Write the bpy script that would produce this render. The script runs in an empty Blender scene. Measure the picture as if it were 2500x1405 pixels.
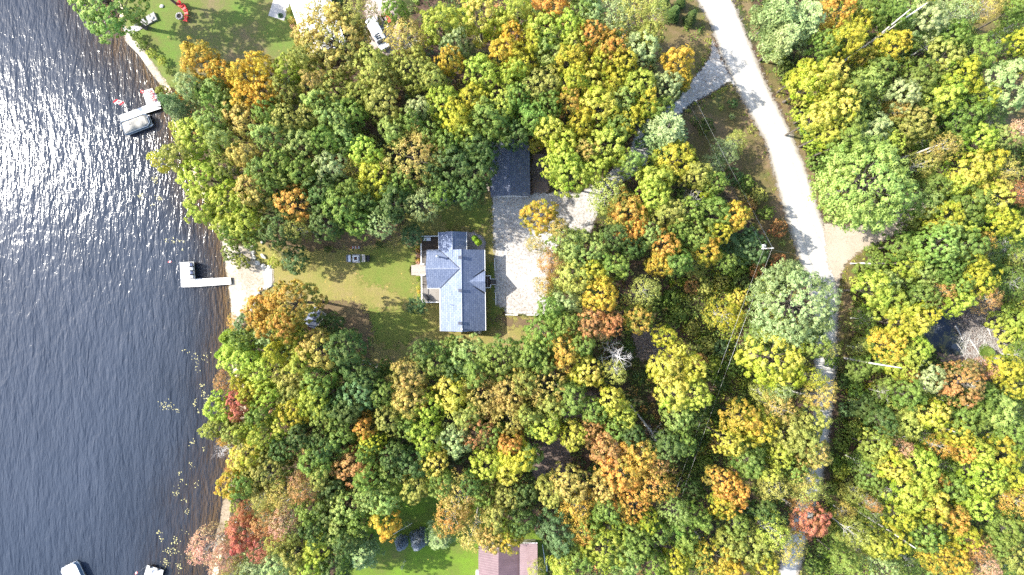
import bpy, math, random
import numpy as np
from math import radians, sin, cos, tan, pi
from mathutils import Vector, Matrix

# ------------------------------------------------------------------ camera, sky, sun, exposure
CAM_H = 120.0            # drone height in metres
PXM = 14.0               # photograph pixels (2500 wide) per metre on the ground
SUN_EL, SUN_AZ = 42.0, 12.0   # elevation; degrees towards the top from due left
sc = bpy.context.scene
C = sc.collection
cam = bpy.data.cameras.new("camera"); camo = bpy.data.objects.new("camera", cam); C.objects.link(camo)
cam.sensor_width = 36.0
cam.lens = 36.0 * CAM_H / (2500 / PXM)
cam.clip_start = 1.0; cam.clip_end = 5000.0
camo.location = (0, 0, CAM_H); camo.rotation_euler = (0, 0, 0)
sc.camera = camo
w = bpy.data.worlds.new("World"); sc.world = w; w.use_nodes = True
nt = w.node_tree; bg = nt.nodes["Background"]
sky = nt.nodes.new("ShaderNodeTexSky"); sky.sky_type = 'NISHITA'; sky.sun_disc = False
sky.sun_elevation = radians(SUN_EL); sky.air_density = 1.0; sky.dust_density = 1.5; sky.ozone_density = 1.0
sdir = Vector((-cos(radians(SUN_EL)) * cos(radians(SUN_AZ)), cos(radians(SUN_EL)) * sin(radians(SUN_AZ)), sin(radians(SUN_EL))))
# Nishita: rotation 0 puts the sun on +Y, growing clockwise seen from above
sky.sun_rotation = math.atan2(sdir.x, sdir.y)
nt.links.new(sky.outputs[0], bg.inputs[0]); bg.inputs[1].default_value = 0.15
sl = bpy.data.lights.new("sun", 'SUN'); sl.energy = 3.3; sl.angle = radians(0.5); sl.color = (1.0, 0.95, 0.85)
so = bpy.data.objects.new("sun", sl); C.objects.link(so); so.location = (-60, 15, 60)
so.rotation_euler = sdir.to_track_quat('Z', 'Y').to_euler()
sc.view_settings.view_transform = 'Standard'; sc.view_settings.look = 'None'
sc.view_settings.exposure = 1.52; sc.view_settings.gamma = 1.0; sc.view_settings.use_curve_mapping = False
cy = sc.cycles
cy.max_bounces = 6; cy.diffuse_bounces = 3; cy.glossy_bounces = 2; cy.transmission_bounces = 3
cy.transparent_max_bounces = 8; cy.caustics_reflective = False; cy.caustics_refractive = False
cy.sample_clamp_direct = 0.0; cy.sample_clamp_indirect = 6.0
cy.use_denoising = False

rng = np.random.default_rng(11)
random.seed(11)

# ------------------------------------------------------------------ helpers
def P(px, py, z=0.0):
    """world point at height z that the photograph shows at pixel (px, py)"""
    f = (CAM_H - z) / CAM_H / PXM
    return ((px - 1250.0) * f, (702.5 - py) * f, z)
def PX(x, y, z=0.0):
    f = CAM_H / (CAM_H - z) * PXM
    return (1250 + x * f, 702.5 - y * f)

def tag(o, label=None, cat=None, group=None, kind=None):
    if label: o['label'] = label
    if cat: o['category'] = cat
    if group: o['group'] = group
    if kind: o['kind'] = kind
    return o
def empty(name, loc=(0, 0, 0), rz=0.0, label=None, cat=None, group=None):
    o = bpy.data.objects.new(name, None); C.objects.link(o)
    o.location = loc; o.rotation_euler = (0, 0, rz); o.empty_display_size = 0.2
    return tag(o, label, cat, group)

class MB:
    """collects shapes, links them as ONE mesh object"""
    def __init__(s): s.v = []; s.f = []
    def add(s, vs, fs):
        n = len(s.v); s.v += [tuple(p) for p in vs]; s.f += [tuple(i + n for i in f) for f in fs]; return s
    def box(s, x0, x1, y0, y1, z0, z1):
        return s.add([(x0,y0,z0),(x1,y0,z0),(x1,y1,z0),(x0,y1,z0),(x0,y0,z1),(x1,y0,z1),(x1,y1,z1),(x0,y1,z1)],
                     [(0,3,2,1),(4,5,6,7),(0,1,5,4),(1,2,6,5),(2,3,7,6),(3,0,4,7)])
    def obox(s, c, size, rz=0.0, tilt=None):
        hx, hy, hz = size[0]/2, size[1]/2, size[2]/2
        m = Matrix.Rotation(rz, 3, 'Z')
        if tilt: m = m @ Matrix.Rotation(tilt[0], 3, 'X') @ Matrix.Rotation(tilt[1], 3, 'Y')
        vs = []
        for z in (-hz, hz):
            for (x, y) in ((-hx,-hy),(hx,-hy),(hx,hy),(-hx,hy)):
                vs.append(Vector(c) + m @ Vector((x, y, z)))
        return s.add(vs, [(0,3,2,1),(4,5,6,7),(0,1,5,4),(1,2,6,5),(2,3,7,6),(3,0,4,7)])
    def prism(s, pts, z0, z1):
        a = sum(pts[i][0]*pts[(i+1)%len(pts)][1]-pts[(i+1)%len(pts)][0]*pts[i][1] for i in range(len(pts)))
        if a < 0: pts = pts[::-1]
        n = len(pts)
        vs = [(p[0],p[1],z0) for p in pts] + [(p[0],p[1],z1) for p in pts]
        fs = [tuple(range(n))[::-1], tuple(range(n, 2*n))] + [(i,(i+1)%n,n+(i+1)%n,n+i) for i in range(n)]
        return s.add(vs, fs)
    def tube(s, pts, rs, n=6, cap=True):
        pts = [Vector(p) for p in pts]
        if not hasattr(rs, '__len__'): rs = [rs]*len(pts)
        vs, fs = [], []
        for i, p in enumerate(pts):
            d = (pts[min(i+1, len(pts)-1)] - pts[max(i-1, 0)]).normalized()
            a = d.cross(Vector((0,0,1)) if abs(d.z) < .9 else Vector((1,0,0))).normalized(); b = d.cross(a)
            for k in range(n):
                t = 2*pi*k/n; vs.append(p + (a*cos(t) + b*sin(t))*rs[i])
        for i in range(len(pts)-1):
            for k in range(n):
                fs.append((i*n+k, i*n+(k+1)%n, (i+1)*n+(k+1)%n, (i+1)*n+k))
        if cap: fs += [tuple(range(n)), tuple(range((len(pts)-1)*n, len(pts)*n))[::-1]]
        return s.add(vs, fs)
    def ball(s, c, r, seg=8, rings=5, zs=1.0):
        vs, fs = [(c[0],c[1],c[2]-r*zs)], []
        for i in range(1, rings):
            t = -pi/2 + pi*i/rings
            for k in range(seg): vs.append((c[0]+r*cos(t)*cos(2*pi*k/seg), c[1]+r*cos(t)*sin(2*pi*k/seg), c[2]+r*zs*sin(t)))
        vs.append((c[0],c[1],c[2]+r*zs)); top = len(vs)-1
        for k in range(seg):
            fs.append((0, 1+(k+1)%seg, 1+k)); fs.append((top, top-seg+k, top-seg+(k+1)%seg))
        for i in range(rings-2):
            for k in range(seg): fs.append((1+i*seg+k, 1+i*seg+(k+1)%seg, 1+(i+1)*seg+(k+1)%seg, 1+(i+1)*seg+k))
        return s.add(vs, fs)
    def rock(s, c, r, zs=.7, seed=0, seg=8, rings=5, ax=1.0, rz=0.0):
        rr = random.Random(seed); n = len(s.v); s.ball((0,0,0), r, seg, rings, zs)
        for i in range(n, len(s.v)):
            x, y, z = s.v[i]; k = rr.uniform(.82, 1.14); x *= k*ax; y *= k; z *= k
            s.v[i] = (c[0]+x*cos(rz)-y*sin(rz), c[1]+x*sin(rz)+y*cos(rz), c[2]+z)
        return s
    def build(s, name, mat, parent=None, smooth=False, bevel=0.0):
        me = bpy.data.meshes.new(name); me.from_pydata(s.v, [], s.f)
        if mat: me.materials.append(mat)
        if smooth: me.polygons.foreach_set('use_smooth', [True]*len(me.polygons))
        me.update()
        o = bpy.data.objects.new(name, me); C.objects.link(o)
        if parent: o.parent = parent
        if bevel:
            b = o.modifiers.new('bevel', 'BEVEL'); b.width = bevel; b.segments = 2; b.limit_method = 'ANGLE'
        return o

# ------------------------------------------------------------------ materials
def mat(name):
    m = bpy.data.materials.new(name); m.use_nodes = True
    nt = m.node_tree; b = nt.nodes["Principled BSDF"]
    return m, nt, b
def N(nt, t, **kw):
    n = nt.nodes.new(t)
    for k, v in kw.items():
        if k.startswith('i_'):
            key = k[2:]; key = int(key) if key.isdigit() else key.replace('_', ' ')
            n.inputs[key].default_value = v
        else: setattr(n, k, v)
    return n
def ramp(nt, stops, src=None):
    r = nt.nodes.new("ShaderNodeValToRGB"); e = r.color_ramp.elements
    while len(e) < len(stops): e.new(0.5)
    for i, (p, c) in enumerate(stops):
        e[i].position = p; e[i].color = (c[0], c[1], c[2], 1) if len(c) == 3 else c
    if src: nt.links.new(src, r.inputs[0])
    return r
def noise(nt, scale, detail=4, rough=.6, coord=None, dist=0.0):
    n = N(nt, "ShaderNodeTexNoise"); n.inputs['Scale'].default_value = scale
    n.inputs['Detail'].default_value = detail; n.inputs['Roughness'].default_value = rough; n.inputs['Distortion'].default_value = dist
    if coord: nt.links.new(coord, n.inputs['Vector'])
    return n
def mix(nt, fac, a, b, mode='MIX'):
    n = nt.nodes.new("ShaderNodeMix"); n.data_type = 'RGBA'; n.blend_type = mode
    for s, v in ((0, fac), (6, a), (7, b)):
        if hasattr(v, 'links') or hasattr(v, 'is_linked'): nt.links.new(v, n.inputs[s])
        elif isinstance(v, (int, float)): n.inputs[s].default_value = v
        else: n.inputs[s].default_value = (v[0], v[1], v[2], 1)
    return n.outputs[2]
def math_(nt, op, a, b=None, clamp=False):
    n = nt.nodes.new("ShaderNodeMath"); n.operation = op; n.use_clamp = clamp
    for s, v in ((0, a), (1, b)):
        if v is None: continue
        if isinstance(v, (int, float)): n.inputs[s].default_value = v
        else: nt.links.new(v, n.inputs[s])
    return n.outputs[0]
def geo_pos(nt): return nt.nodes.new("ShaderNodeNewGeometry").outputs['Position']
def obj_co(nt): return nt.nodes.new("ShaderNodeTexCoord").outputs['Object']
def bump(nt, b, h, strength=.4, dist=.05):
    n = N(nt, "ShaderNodeBump"); n.inputs['Strength'].default_value = strength; n.inputs['Distance'].default_value = dist
    nt.links.new(h, n.inputs['Height']); nt.links.new(n.outputs[0], b.inputs['Normal']); return n

def simple(name, col, rough=.6, var=.18, scale=3.0, metal=0.0, spec=.4, col2=None, bumpd=0.0):
    m, nt, b = mat(name)
    co = obj_co(nt); n = noise(nt, scale, 5, .65, co)
    c2 = col2 or tuple(min(1, c*(1+var)) for c in col); c1 = tuple(c*(1-var) for c in col)
    r = ramp(nt, [(.3, c1), (.7, c2)], n.outputs[0]); nt.links.new(r.outputs[0], b.inputs['Base Color'])
    b.inputs['Roughness'].default_value = rough; b.inputs['Metallic'].default_value = metal
    b.inputs['Specular IOR Level'].default_value = spec
    if bumpd: bump(nt, b, n.outputs[0], .5, bumpd)
    return m
def planks(name, c1, c2, width=.14, axis='X', rough=.7, gap=.06):
    """boards laid side by side, own grain and tone"""
    m, nt, b = mat(name); co = obj_co(nt)
    sx = N(nt, "ShaderNodeSeparateXYZ"); nt.links.new(co, sx.inputs[0])
    u = math_(nt, 'DIVIDE', sx.outputs[axis], width); fr = math_(nt, 'FRACT', u); fl = math_(nt, 'FLOOR', u)
    wn = N(nt, "ShaderNodeTexWhiteNoise"); wn.noise_dimensions = '1D'; nt.links.new(fl, wn.inputs['W'])
    n = noise(nt, 1.2, 5, .7, co)
    f = math_(nt, 'ADD', math_(nt, 'MULTIPLY', wn.outputs[0], .6), math_(nt, 'MULTIPLY', n.outputs[0], .5))
    c = ramp(nt, [(.2, c1), (.85, c2)], f).outputs[0]
    g = math_(nt, 'LESS_THAN', fr, gap)
    out = mix(nt, g, c, tuple(x*.25 for x in c1))
    nt.links.new(out, b.inputs['Base Color']); b.inputs['Roughness'].default_value = rough
    b.inputs['Specular IOR Level'].default_value = .25
    bump(nt, b, math_(nt, 'SUBTRACT', 1.0, g), .5, .01)
    return m
def shingles(name, c1, c2, c3, litter=0.0, s=1.0):
    m, nt, b = mat(name); co = obj_co(nt)
    br = N(nt, "ShaderNodeTexBrick"); nt.links.new(co, br.inputs['Vector'])
    br.inputs['Scale'].default_value = 1.0; br.inputs['Brick Width'].default_value = .62*s; br.inputs['Row Height'].default_value = .34*s
    br.inputs['Mortar Size'].default_value = .028; br.inputs['Mortar Smooth'].default_value = .4; br.inputs['Bias'].default_value = 0.0
    br.inputs['Color1'].default_value = (*c1, 1); br.inputs['Color2'].default_value = (*c2, 1); br.inputs['Mortar'].default_value = (*c3, 1)
    # lay the courses along the ridge: swap axes through a rotated mapping
    mp = N(nt, "ShaderNodeMapping"); mp.inputs['Rotation'].default_value = (0, 0, pi/2)
    nt.links.new(co, mp.inputs[0])
    dn = noise(nt, 3.0, 2, .5, co)
    va = N(nt, "ShaderNodeVectorMath"); va.operation = 'MULTIPLY_ADD'; nt.links.new(dn.outputs['Color'], va.inputs[0])
    va.inputs[1].default_value = (.16, .16, 0); nt.links.new(mp.outputs[0], va.inputs[2]); nt.links.new(va.outputs[0], br.inputs['Vector'])
    n = noise(nt, .7, 5, .7, co); n2 = noise(nt, 14, 3, .6, co)
    k = ramp(nt, [(.25, (.88,.89,.91)), (.75, (1.07,1.06,1.05))], n.outputs[0]).outputs[0]
    c = mix(nt, 1.0, br.outputs['Color'], k, 'MULTIPLY')
    k2 = ramp(nt, [(.3, (.8,.8,.8)), (.7, (1.2,1.2,1.2))], n2.outputs[0]).outputs[0]
    c = mix(nt, 1.0, c, k2, 'MULTIPLY')
    if litter:
        l = noise(nt, 5.5, 3, .7, co); l2 = noise(nt, .35, 3, .6, co)
        f = math_(nt, 'GREATER_THAN', math_(nt, 'ADD', l.outputs[0], math_(nt, 'MULTIPLY', l2.outputs[0], .35)), .90-litter)
        c = mix(nt, f, c, (.20,.13,.08))
    nt.links.new(c, b.inputs['Base Color']); b.inputs['Roughness'].default_value = .75; b.inputs['Specular IOR Level'].default_value = .35
    bump(nt, b, br.outputs['Fac'], .35, -.02)
    return m
def metal_roof(name, c1, c2, axis='Y', w_=.23):
    m, nt, b = mat(name); co = obj_co(nt)
    sx = N(nt, "ShaderNodeSeparateXYZ"); nt.links.new(co, sx.inputs[0])
    fr = math_(nt, 'FRACT', math_(nt, 'DIVIDE', sx.outputs[axis], w_))
    rib = ramp(nt, [(0,(1,1,1)),(.12,(.2,.2,.2)),(.2,(0,0,0)),(.9,(0,0,0)),(1,(1,1,1))], fr).outputs[0]
    n = noise(nt, .9, 4, .6, co)
    c = ramp(nt, [(.3, c1), (.7, c2)], n.outputs[0]).outputs[0]
    c = mix(nt, math_(nt, 'MULTIPLY', rib, .22), c, tuple(x*.5 for x in c1))
    nt.links.new(c, b.inputs['Base Color']); b.inputs['Roughness'].default_value = .42; b.inputs['Specular IOR Level'].default_value = .5
    bump(nt, b, rib, .6, .02)
    return m

M = {}
M['white'] = simple('white_paint', (.78,.78,.76), .55, .06)
M['grey'] = simple('grey_metal', (.28,.29,.3), .45, .15, metal=.3)
M['dark'] = simple('dark_metal', (.03,.032,.036), .45, .3)
M['slate'] = simple('vent_grey', (.10,.11,.14), .5, .2)
M['galv'] = simple('galvanised', (.55,.56,.58), .3, .15, metal=.8)
M['siding'] = planks('siding', (.42,.40,.34), (.50,.48,.42), .15, 'Z', .6, .05)
M['glass'] = simple('window_glass', (.03,.04,.05), .08, .2, spec=.8)
M['shingle'] = shingles('blue_grey_shingles', (.175,.215,.32), (.245,.29,.40), (.10,.135,.235))
M['shingle_dark'] = shingles('dark_slate_shingles', (.13,.155,.22), (.19,.22,.29), (.085,.105,.165), litter=.10)
M['wood_grey'] = planks('weathered_deck_boards', (.12,.105,.095), (.20,.18,.165), .15, 'X')
M['wood_dark'] = planks('dark_stained_boards', (.055,.04,.03), (.10,.075,.055), .15, 'Y')
M['wood_pale'] = planks('pale_bleached_boards', (.36,.32,.28), (.48,.43,.38), .15, 'Y', gap=.08)
M['dock'] = planks('dock_boards', (.70,.69,.66), (.84,.83,.80), .14, 'X', gap=.05)
M['dock2'] = planks('dock_boards_grey', (.52,.50,.47), (.66,.64,.61), .16, 'X', gap=.08)
M['old_wood'] = planks('silvered_planks', (.26,.24,.22), (.42,.39,.36), .2, 'X', gap=.1)
M['stone'] = simple('pale_limestone', (.62,.60,.56), .85, .16, 1.2, bumpd=.05)
M['stone_grey'] = simple('grey_fieldstone', (.36,.35,.34), .85, .25, 2.0, bumpd=.05)
M['concrete'] = simple('pale_concrete', (.42,.41,.40), .85, .08, .8)
M['red'] = simple('red_plastic', (.62,.03,.035), .4, .15)
M['black'] = simple('black_cover', (.018,.019,.024), .5, .3)
M['navy'] = simple('navy_fabric', (.03,.05,.12), .7, .25)
M['canvas'] = simple('grey_beige_canvas', (.36,.34,.30), .8, .10, 1.2, bumpd=.06)
M['hull'] = simple('white_gelcoat', (.72,.74,.76), .25, .05)
M['hullblue'] = simple('blue_grey_hull', (.16,.22,.30), .3, .1)
M['red_wood'] = simple('red_stained_wood', (.42,.07,.03), .6, .2)
M['pole_wood'] = simple('utility_pole_wood', (.24,.21,.18), .8, .2)
M['tank'] = simple('white_tank_enamel', (.60,.62,.62), .3, .04)
M['green_plastic'] = simple('green_plastic', (.06,.12,.07), .5, .2)
M['silver_roof'] = metal_roof('white_metal_roof', (.70,.71,.74), (.80,.80,.82), 'Y', .4)
M['maroon_roof'] = metal_roof('maroon_metal_roof', (.145,.088,.095), (.20,.125,.135), 'Y', .42)
M['char'] = simple('charred_wood', (.02,.018,.016), .9, .4)
M['driftwood'] = simple('bleached_wood', (.52,.50,.47), .8, .2, 4.0)
M['brushwood'] = simple('grey_brushwood', (.27,.235,.21), .85, .35, 2.0)
M['tyre'] = simple('rubber', (.02,.02,.02), .8, .2)

# bark ---------------------------------------------------------------
def bark_mat(name, c1, c2, scale=3.0):
    m, nt, b = mat(name); co = obj_co(nt)
    mp = N(nt, "ShaderNodeMapping"); mp.inputs['Scale'].default_value = (1, 1, .3); nt.links.new(co, mp.inputs[0])
    n = noise(nt, scale, 5, .7, mp.outputs[0])
    nt.links.new(ramp(nt, [(.35, c1), (.65, c2)], n.outputs[0]).outputs[0], b.inputs['Base Color'])
    b.inputs['Roughness'].default_value = .85; bump(nt, b, n.outputs[0], .6, .03)
    return m
M['bark'] = bark_mat('grey_brown_bark', (.07,.055,.045), (.19,.165,.14))
M['bark_birch'] = bark_mat('white_birch_bark', (.42,.40,.37), (.72,.70,.66), 2.0)
M['bark_dead'] = bark_mat('bleached_dead_wood', (.42,.39,.37), (.70,.67,.64), 3.0)

# foliage: two colours per tree come from the tree itself (custom properties on each crown) -----------
def leaf_mat(name, needle=False):
    m, nt, b = mat(name)
    A = N(nt, "ShaderNodeAttribute"); A.attribute_type = 'OBJECT'; A.attribute_name = 'leaf_a'
    B = N(nt, "ShaderNodeAttribute"); B.attribute_type = 'OBJECT'; B.attribute_name = 'leaf_b'
    K = N(nt, "ShaderNodeAttribute"); K.attribute_type = 'OBJECT'; K.attribute_name = 'leaf_k'
    V = N(nt, "ShaderNodeAttribute"); V.attribute_type = 'GEOMETRY'; V.attribute_name = 'lv'
    s = N(nt, "ShaderNodeSeparateColor"); nt.links.new(V.outputs['Color'], s.inputs[0])
    n = noise(nt, .55, 3, .6, geo_pos(nt))
    # patch value: branch clump + slow noise through the stand + height in the crown
    v = math_(nt, 'ADD', math_(nt, 'MULTIPLY', s.outputs[0], .55), math_(nt, 'MULTIPLY', n.outputs[0], .50))
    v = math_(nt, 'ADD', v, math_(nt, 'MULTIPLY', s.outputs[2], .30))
    v = math_(nt, 'SUBTRACT', v, .68)
    v = math_(nt, 'ADD', v, K.outputs['Fac'])
    v = math_(nt, 'MULTIPLY', v, 3.0)
    v = math_(nt, 'ADD', v, .5, True)
    c = mix(nt, v, A.outputs['Color'], B.outputs['Color'])
    hs = N(nt, "ShaderNodeHueSaturation"); nh = noise(nt, .16, 3, .6, geo_pos(nt))
    h = math_(nt, 'ADD', math_(nt, 'MULTIPLY', s.outputs[1], .030), .4400)
    h = math_(nt, 'ADD', h, math_(nt, 'MULTIPLY', nh.outputs[0], .085))
    val = math_(nt, 'ADD', math_(nt, 'MULTIPLY', s.outputs[1], .36), .84)
    nt.links.new(h, hs.inputs['Hue']); nt.links.new(val, hs.inputs['Value']); nt.links.new(c, hs.inputs['Color'])
    hs.inputs['Saturation'].default_value = 1.0
    nt.links.new(hs.outputs[0], b.inputs['Base Color'])
    b.inputs['Roughness'].default_value = .5; b.inputs['Specular IOR Level'].default_value = .32
    t = N(nt, "ShaderNodeBsdfTranslucent"); nt.links.new(hs.outputs[0], t.inputs['Color'])
    ms = N(nt, "ShaderNodeMixShader"); ms.inputs[0].default_value = .28 if needle else .42
    out = nt.nodes["Material Output"]
    nt.links.new(b.outputs[0], ms.inputs[1]); nt.links.new(t.outputs[0], ms.inputs[2]); nt.links.new(ms.outputs[0], out.inputs[0])
    return m
M['leaf'] = leaf_mat('broadleaf_foliage'); M['needle'] = leaf_mat('needle_foliage', True)

# ------------------------------------------------------------------ terrain
SHORE = [(250,-900),(262,-60),(278,0),(292,30),(302,62),(310,95),(345,130),(375,175),(398,205),(412,235),(420,262),(425,300),(448,350),
         (462,400),(478,450),(505,510),(532,560),(545,590),(552,640),(561,692),(569,756),(572,808),(562,850),(568,907),(584,930),(588,1000),(586,1060),
         (578,1097),(566,1150),(555,1205),(546,1277),(539,1299),(530,1350),(520,1405),(500,1500),(470,2300)]
shore_w = [P(x, y, -0.35)[:2] for x, y in SHORE]
water_poly = shore_w + [(-2500, shore_w[-1][1]), (-2500, shore_w[0][1])]
def wp(pts, z=0.0): return [P(x, y, z)[:2] for x, y in pts]

def sdist(X, Y, poly):
    """signed distance, positive inside"""
    d = np.full(X.shape, 1e9); ins = np.zeros(X.shape, bool); n = len(poly)
    for i in range(n):
        ax, ay = poly[i]; bx, by = poly[(i+1) % n]
        ex, ey = bx-ax, by-ay; L = ex*ex+ey*ey + 1e-12
        t = np.clip(((X-ax)*ex+(Y-ay)*ey)/L, 0, 1)
        d = np.minimum(d, np.hypot(X-ax-t*ex, Y-ay-t*ey))
        c = ((ay > Y) != (by > Y)) & (X < ex*(Y-ay)/(ey if abs(ey) > 1e-12 else 1e-12)+ax)
        ins ^= c
    return np.where(ins, d, -d)
def height(X, Y):
    d = -sdist(X, Y, water_poly)      # positive on land; the shallows reach out further in some bays
    d = np.where(d < 0, d*np.interp(Y, [-60, -48, -30, -5, 8, 30, 50], [.36, .40, .55, .85, .95, .70, .50]), d)
    z = np.where(d > 0, np.minimum(0, -.35 + .16*d), np.maximum(-3.2, -.35 + .14*d))
    return z, d
def hz(x, y):
    z, _ = height(np.array([x]), np.array([y])); return float(z[0])

def grid_mesh(name, xs, ys, Z, attr, material, keep=None, kind='structure'):
    nx, ny = len(xs), len(ys); X, Y = np.meshgrid(xs, ys)
    co = np.stack([X, Y, Z], -1).reshape(-1, 3)
    ii = np.arange(nx-1); jj = np.arange(ny-1); I, J = np.meshgrid(ii, jj)
    a = (J*nx+I); q = np.stack([a, a+1, a+nx+1, a+nx], -1).reshape(-1, 4)
    if keep is not None:
        q = q[keep.reshape(-1)]
        used = np.unique(q); mp = np.full(len(co), -1); mp[used] = np.arange(len(used)); q = mp[q]; co = co[used]
        attr = {k: v.reshape(-1)[used] for k, v in attr.items()}
    me = bpy.data.meshes.new(name)
    me.vertices.add(len(co)); me.vertices.foreach_set('co', co.astype(np.float32).ravel())
    me.loops.add(q.size); me.loops.foreach_set('vertex_index', q.astype(np.int32).ravel())
    me.polygons.add(len(q)); me.polygons.foreach_set('loop_start', np.arange(0, q.size, 4, dtype=np.int32))
    me.polygons.foreach_set('use_smooth', np.ones(len(q), bool))
    for k, v in attr.items():
        at = me.attributes.new(k, 'FLOAT', 'POINT'); at.data.foreach_set('value', v.reshape(-1).astype(np.float32))
    me.materials.append(material); me.update(); me.validate()
    o = bpy.data.objects.new(name, me); C.objects.link(o); tag(o, kind=kind)
    return o
def axis_pts(lo, hi, step, far=1600):
    a = np.arange(lo, hi+.01, step); k = np.array([8, 24, 60, 150, 400, 900, far])
    return np.concatenate([lo-k[::-1], a, hi+k])

# forest floor ----------------------------------------------------------
m, nt, b = mat('leaf_litter_floor'); co = geo_pos(nt)
n1 = noise(nt, .12, 4, .6, co); n2 = noise(nt, 1.1, 5, .7, co); n3 = noise(nt, 7.0, 3, .7, co)
base = ramp(nt, [(.34, (.055,.038,.028)), (.5, (.10,.065,.048)), (.66, (.16,.105,.075))], n2.outputs[0]).outputs[0]
grn = ramp(nt, [(.35, (.035,.05,.018)), (.7, (.085,.10,.035))], n2.outputs[0]).outputs[0]
c = mix(nt, ramp(nt, [(.46,(0,0,0)),(.60,(1,1,1))], n1.outputs[0]).outputs[0], base, grn)
fl = ramp(nt, [(.62,(0,0,0)),(.70,(1,1,1))], n3.outputs[0]).outputs[0]
c = mix(nt, math_(nt, 'MULTIPLY', fl, .45), c, (.24,.16,.08))
nt.links.new(c, b.inputs['Base Color']); b.inputs['Roughness'].default_value = .95; b.inputs['Specular IOR Level'].default_value = .1
bump(nt, b, n3.outputs[0], .8, .08)
# the lake bed: pale sand by the shore, weedy brown further out
at = N(nt, "ShaderNodeAttribute"); at.attribute_name = 'shore'
bed = ramp(nt, [(0, (.12,.095,.05)), (.55, (.26,.19,.10)), (.93, (.46,.35,.21)), (1, (.60,.50,.36))], None)
nb = noise(nt, .35, 4, .6, co)
f = math_(nt, 'ADD', math_(nt, 'DIVIDE', at.outputs['Fac'], 9.0), 1.0); f = math_(nt, 'ADD', f, math_(nt, 'MULTIPLY', math_(nt, 'SUBTRACT', nb.outputs[0], .5), .35))
nt.links.new(f, bed.inputs[0])
isw = math_(nt, 'LESS_THAN', at.outputs['Fac'], 0.9)
nt.links.new(mix(nt, isw, c, bed.outputs[0]), b.inputs['Base Color'])
xs = axis_pts(-100, 100, 1.0); ys = axis_pts(-62, 62, 1.0)
X, Y = np.meshgrid(xs, ys); Z, D = height(X, Y)
grid_mesh('ground', xs, ys, Z, {'shore': np.clip(D, -60, 60)}, m)

# ---------- the lake ----------------------------------------------------
def water_mat():
    m, nt, b = mat('lake_water'); nt.nodes.remove(b); out = nt.nodes["Material Output"]; co = geo_pos(nt)
    at = N(nt, "ShaderNodeAttribute"); at.attribute_name = 'shore'
    nb = noise(nt, .10, 4, .6, co)
    d = math_(nt, 'MULTIPLY', at.outputs['Fac'], -1.0)
    d = math_(nt, 'ADD', d, math_(nt, 'MULTIPLY', math_(nt, 'SUBTRACT', nb.outputs[0], .5), 6.0))
    # murk: how far light gets before the bottom is lost
    fr = ramp(nt, [(0, (.12,)*3), (.2, (.42,)*3), (.5, (.80,)*3), (1, (1,)*3)], math_(nt, 'DIVIDE', d, 14.0)).outputs[0]
    # ripples: wind from the right, crests run roughly along Y
    def wavy(scale, sy, rot, detail, rough=.6):
        mp = N(nt, "ShaderNodeMapping"); mp.inputs['Rotation'].default_value = (0, 0, radians(rot)); mp.inputs['Scale'].default_value = (1, sy, 1)
        nt.links.new(co, mp.inputs[0]); return noise(nt, scale, detail, rough, mp.outputs[0], .3).outputs[0]
    h = math_(nt, 'ADD', math_(nt, 'MULTIPLY', wavy(1.15, .24, -10, 2), 1.0), math_(nt, 'MULTIPLY', wavy(3.0, .30, 6, 3), .34))
    h = math_(nt, 'ADD', h, math_(nt, 'MULTIPLY', wavy(.22, .6, -20, 2), 1.1))
    h = math_(nt, 'ADD', h, math_(nt, 'MULTIPLY', wavy(6.0, .4, 0, 2), .035))
    bp = N(nt, "ShaderNodeBump"); bp.inputs['Strength'].default_value = 1.0; bp.inputs['Distance'].default_value = .13
    nt.links.new(h, bp.inputs['Height'])
    bq = N(nt, "ShaderNodeBump"); bq.inputs['Strength'].default_value = 1.0; bq.inputs['Distance'].default_value = .36; nt.links.new(h, bq.inputs['Height'])
    body = N(nt, "ShaderNodeBsdfDiffuse"); nt.links.new(bq.outputs[0], body.inputs['Normal'])
    bc = ramp(nt, [(.3, (.034,.046,.068)), (.7, (.048,.061,.087))], wavy(.06, .5, -15, 3)).outputs[0]
    hc = ramp(nt, [(.35, (.72,.74,.78)), (.62, (1.25,1.22,1.18))], h)
    hh = math_(nt, 'DIVIDE', h, 2.6); nt.links.new(hh, hc.inputs[0])
    nt.links.new(bc, body.inputs['Color'])
    tr = N(nt, "ShaderNodeBsdfTransparent"); tr.inputs['Color'].default_value = (.66, .58, .42, 1)
    mx = N(nt, "ShaderNodeMixShader"); nt.links.new(fr, mx.inputs[0]); nt.links.new(tr.outputs[0], mx.inputs[1]); nt.links.new(body.outputs[0], mx.inputs[2])
    gl = N(nt, "ShaderNodeBsdfGlossy"); gl.inputs['Roughness'].default_value = .14; nt.links.new(bp.outputs[0], gl.inputs['Normal'])
    fn = N(nt, "ShaderNodeFresnel"); fn.inputs['IOR'].default_value = 1.33; nt.links.new(bp.outputs[0], fn.inputs['Normal'])
    m2 = N(nt, "ShaderNodeMixShader"); nt.links.new(fn.outputs[0], m2.inputs[0])
    nt.links.new(mx.outputs[0], m2.inputs[1]); nt.links.new(gl.outputs[0], m2.inputs[2]); nt.links.new(m2.outputs[0], out.inputs[0])
    return m
M['water'] = water_mat()
xs = np.concatenate([-100-np.array([8,24,60,150,400,900,1500])[::-1], np.arange(-100, -39, 1.0)]); ys = axis_pts(-62, 62, 1.0)
X, Y = np.meshgrid(xs, ys); _, D = height(X, Y)
cx = (D[:-1,:-1]+D[1:,:-1]+D[:-1,1:]+D[1:,1:])/4
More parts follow.
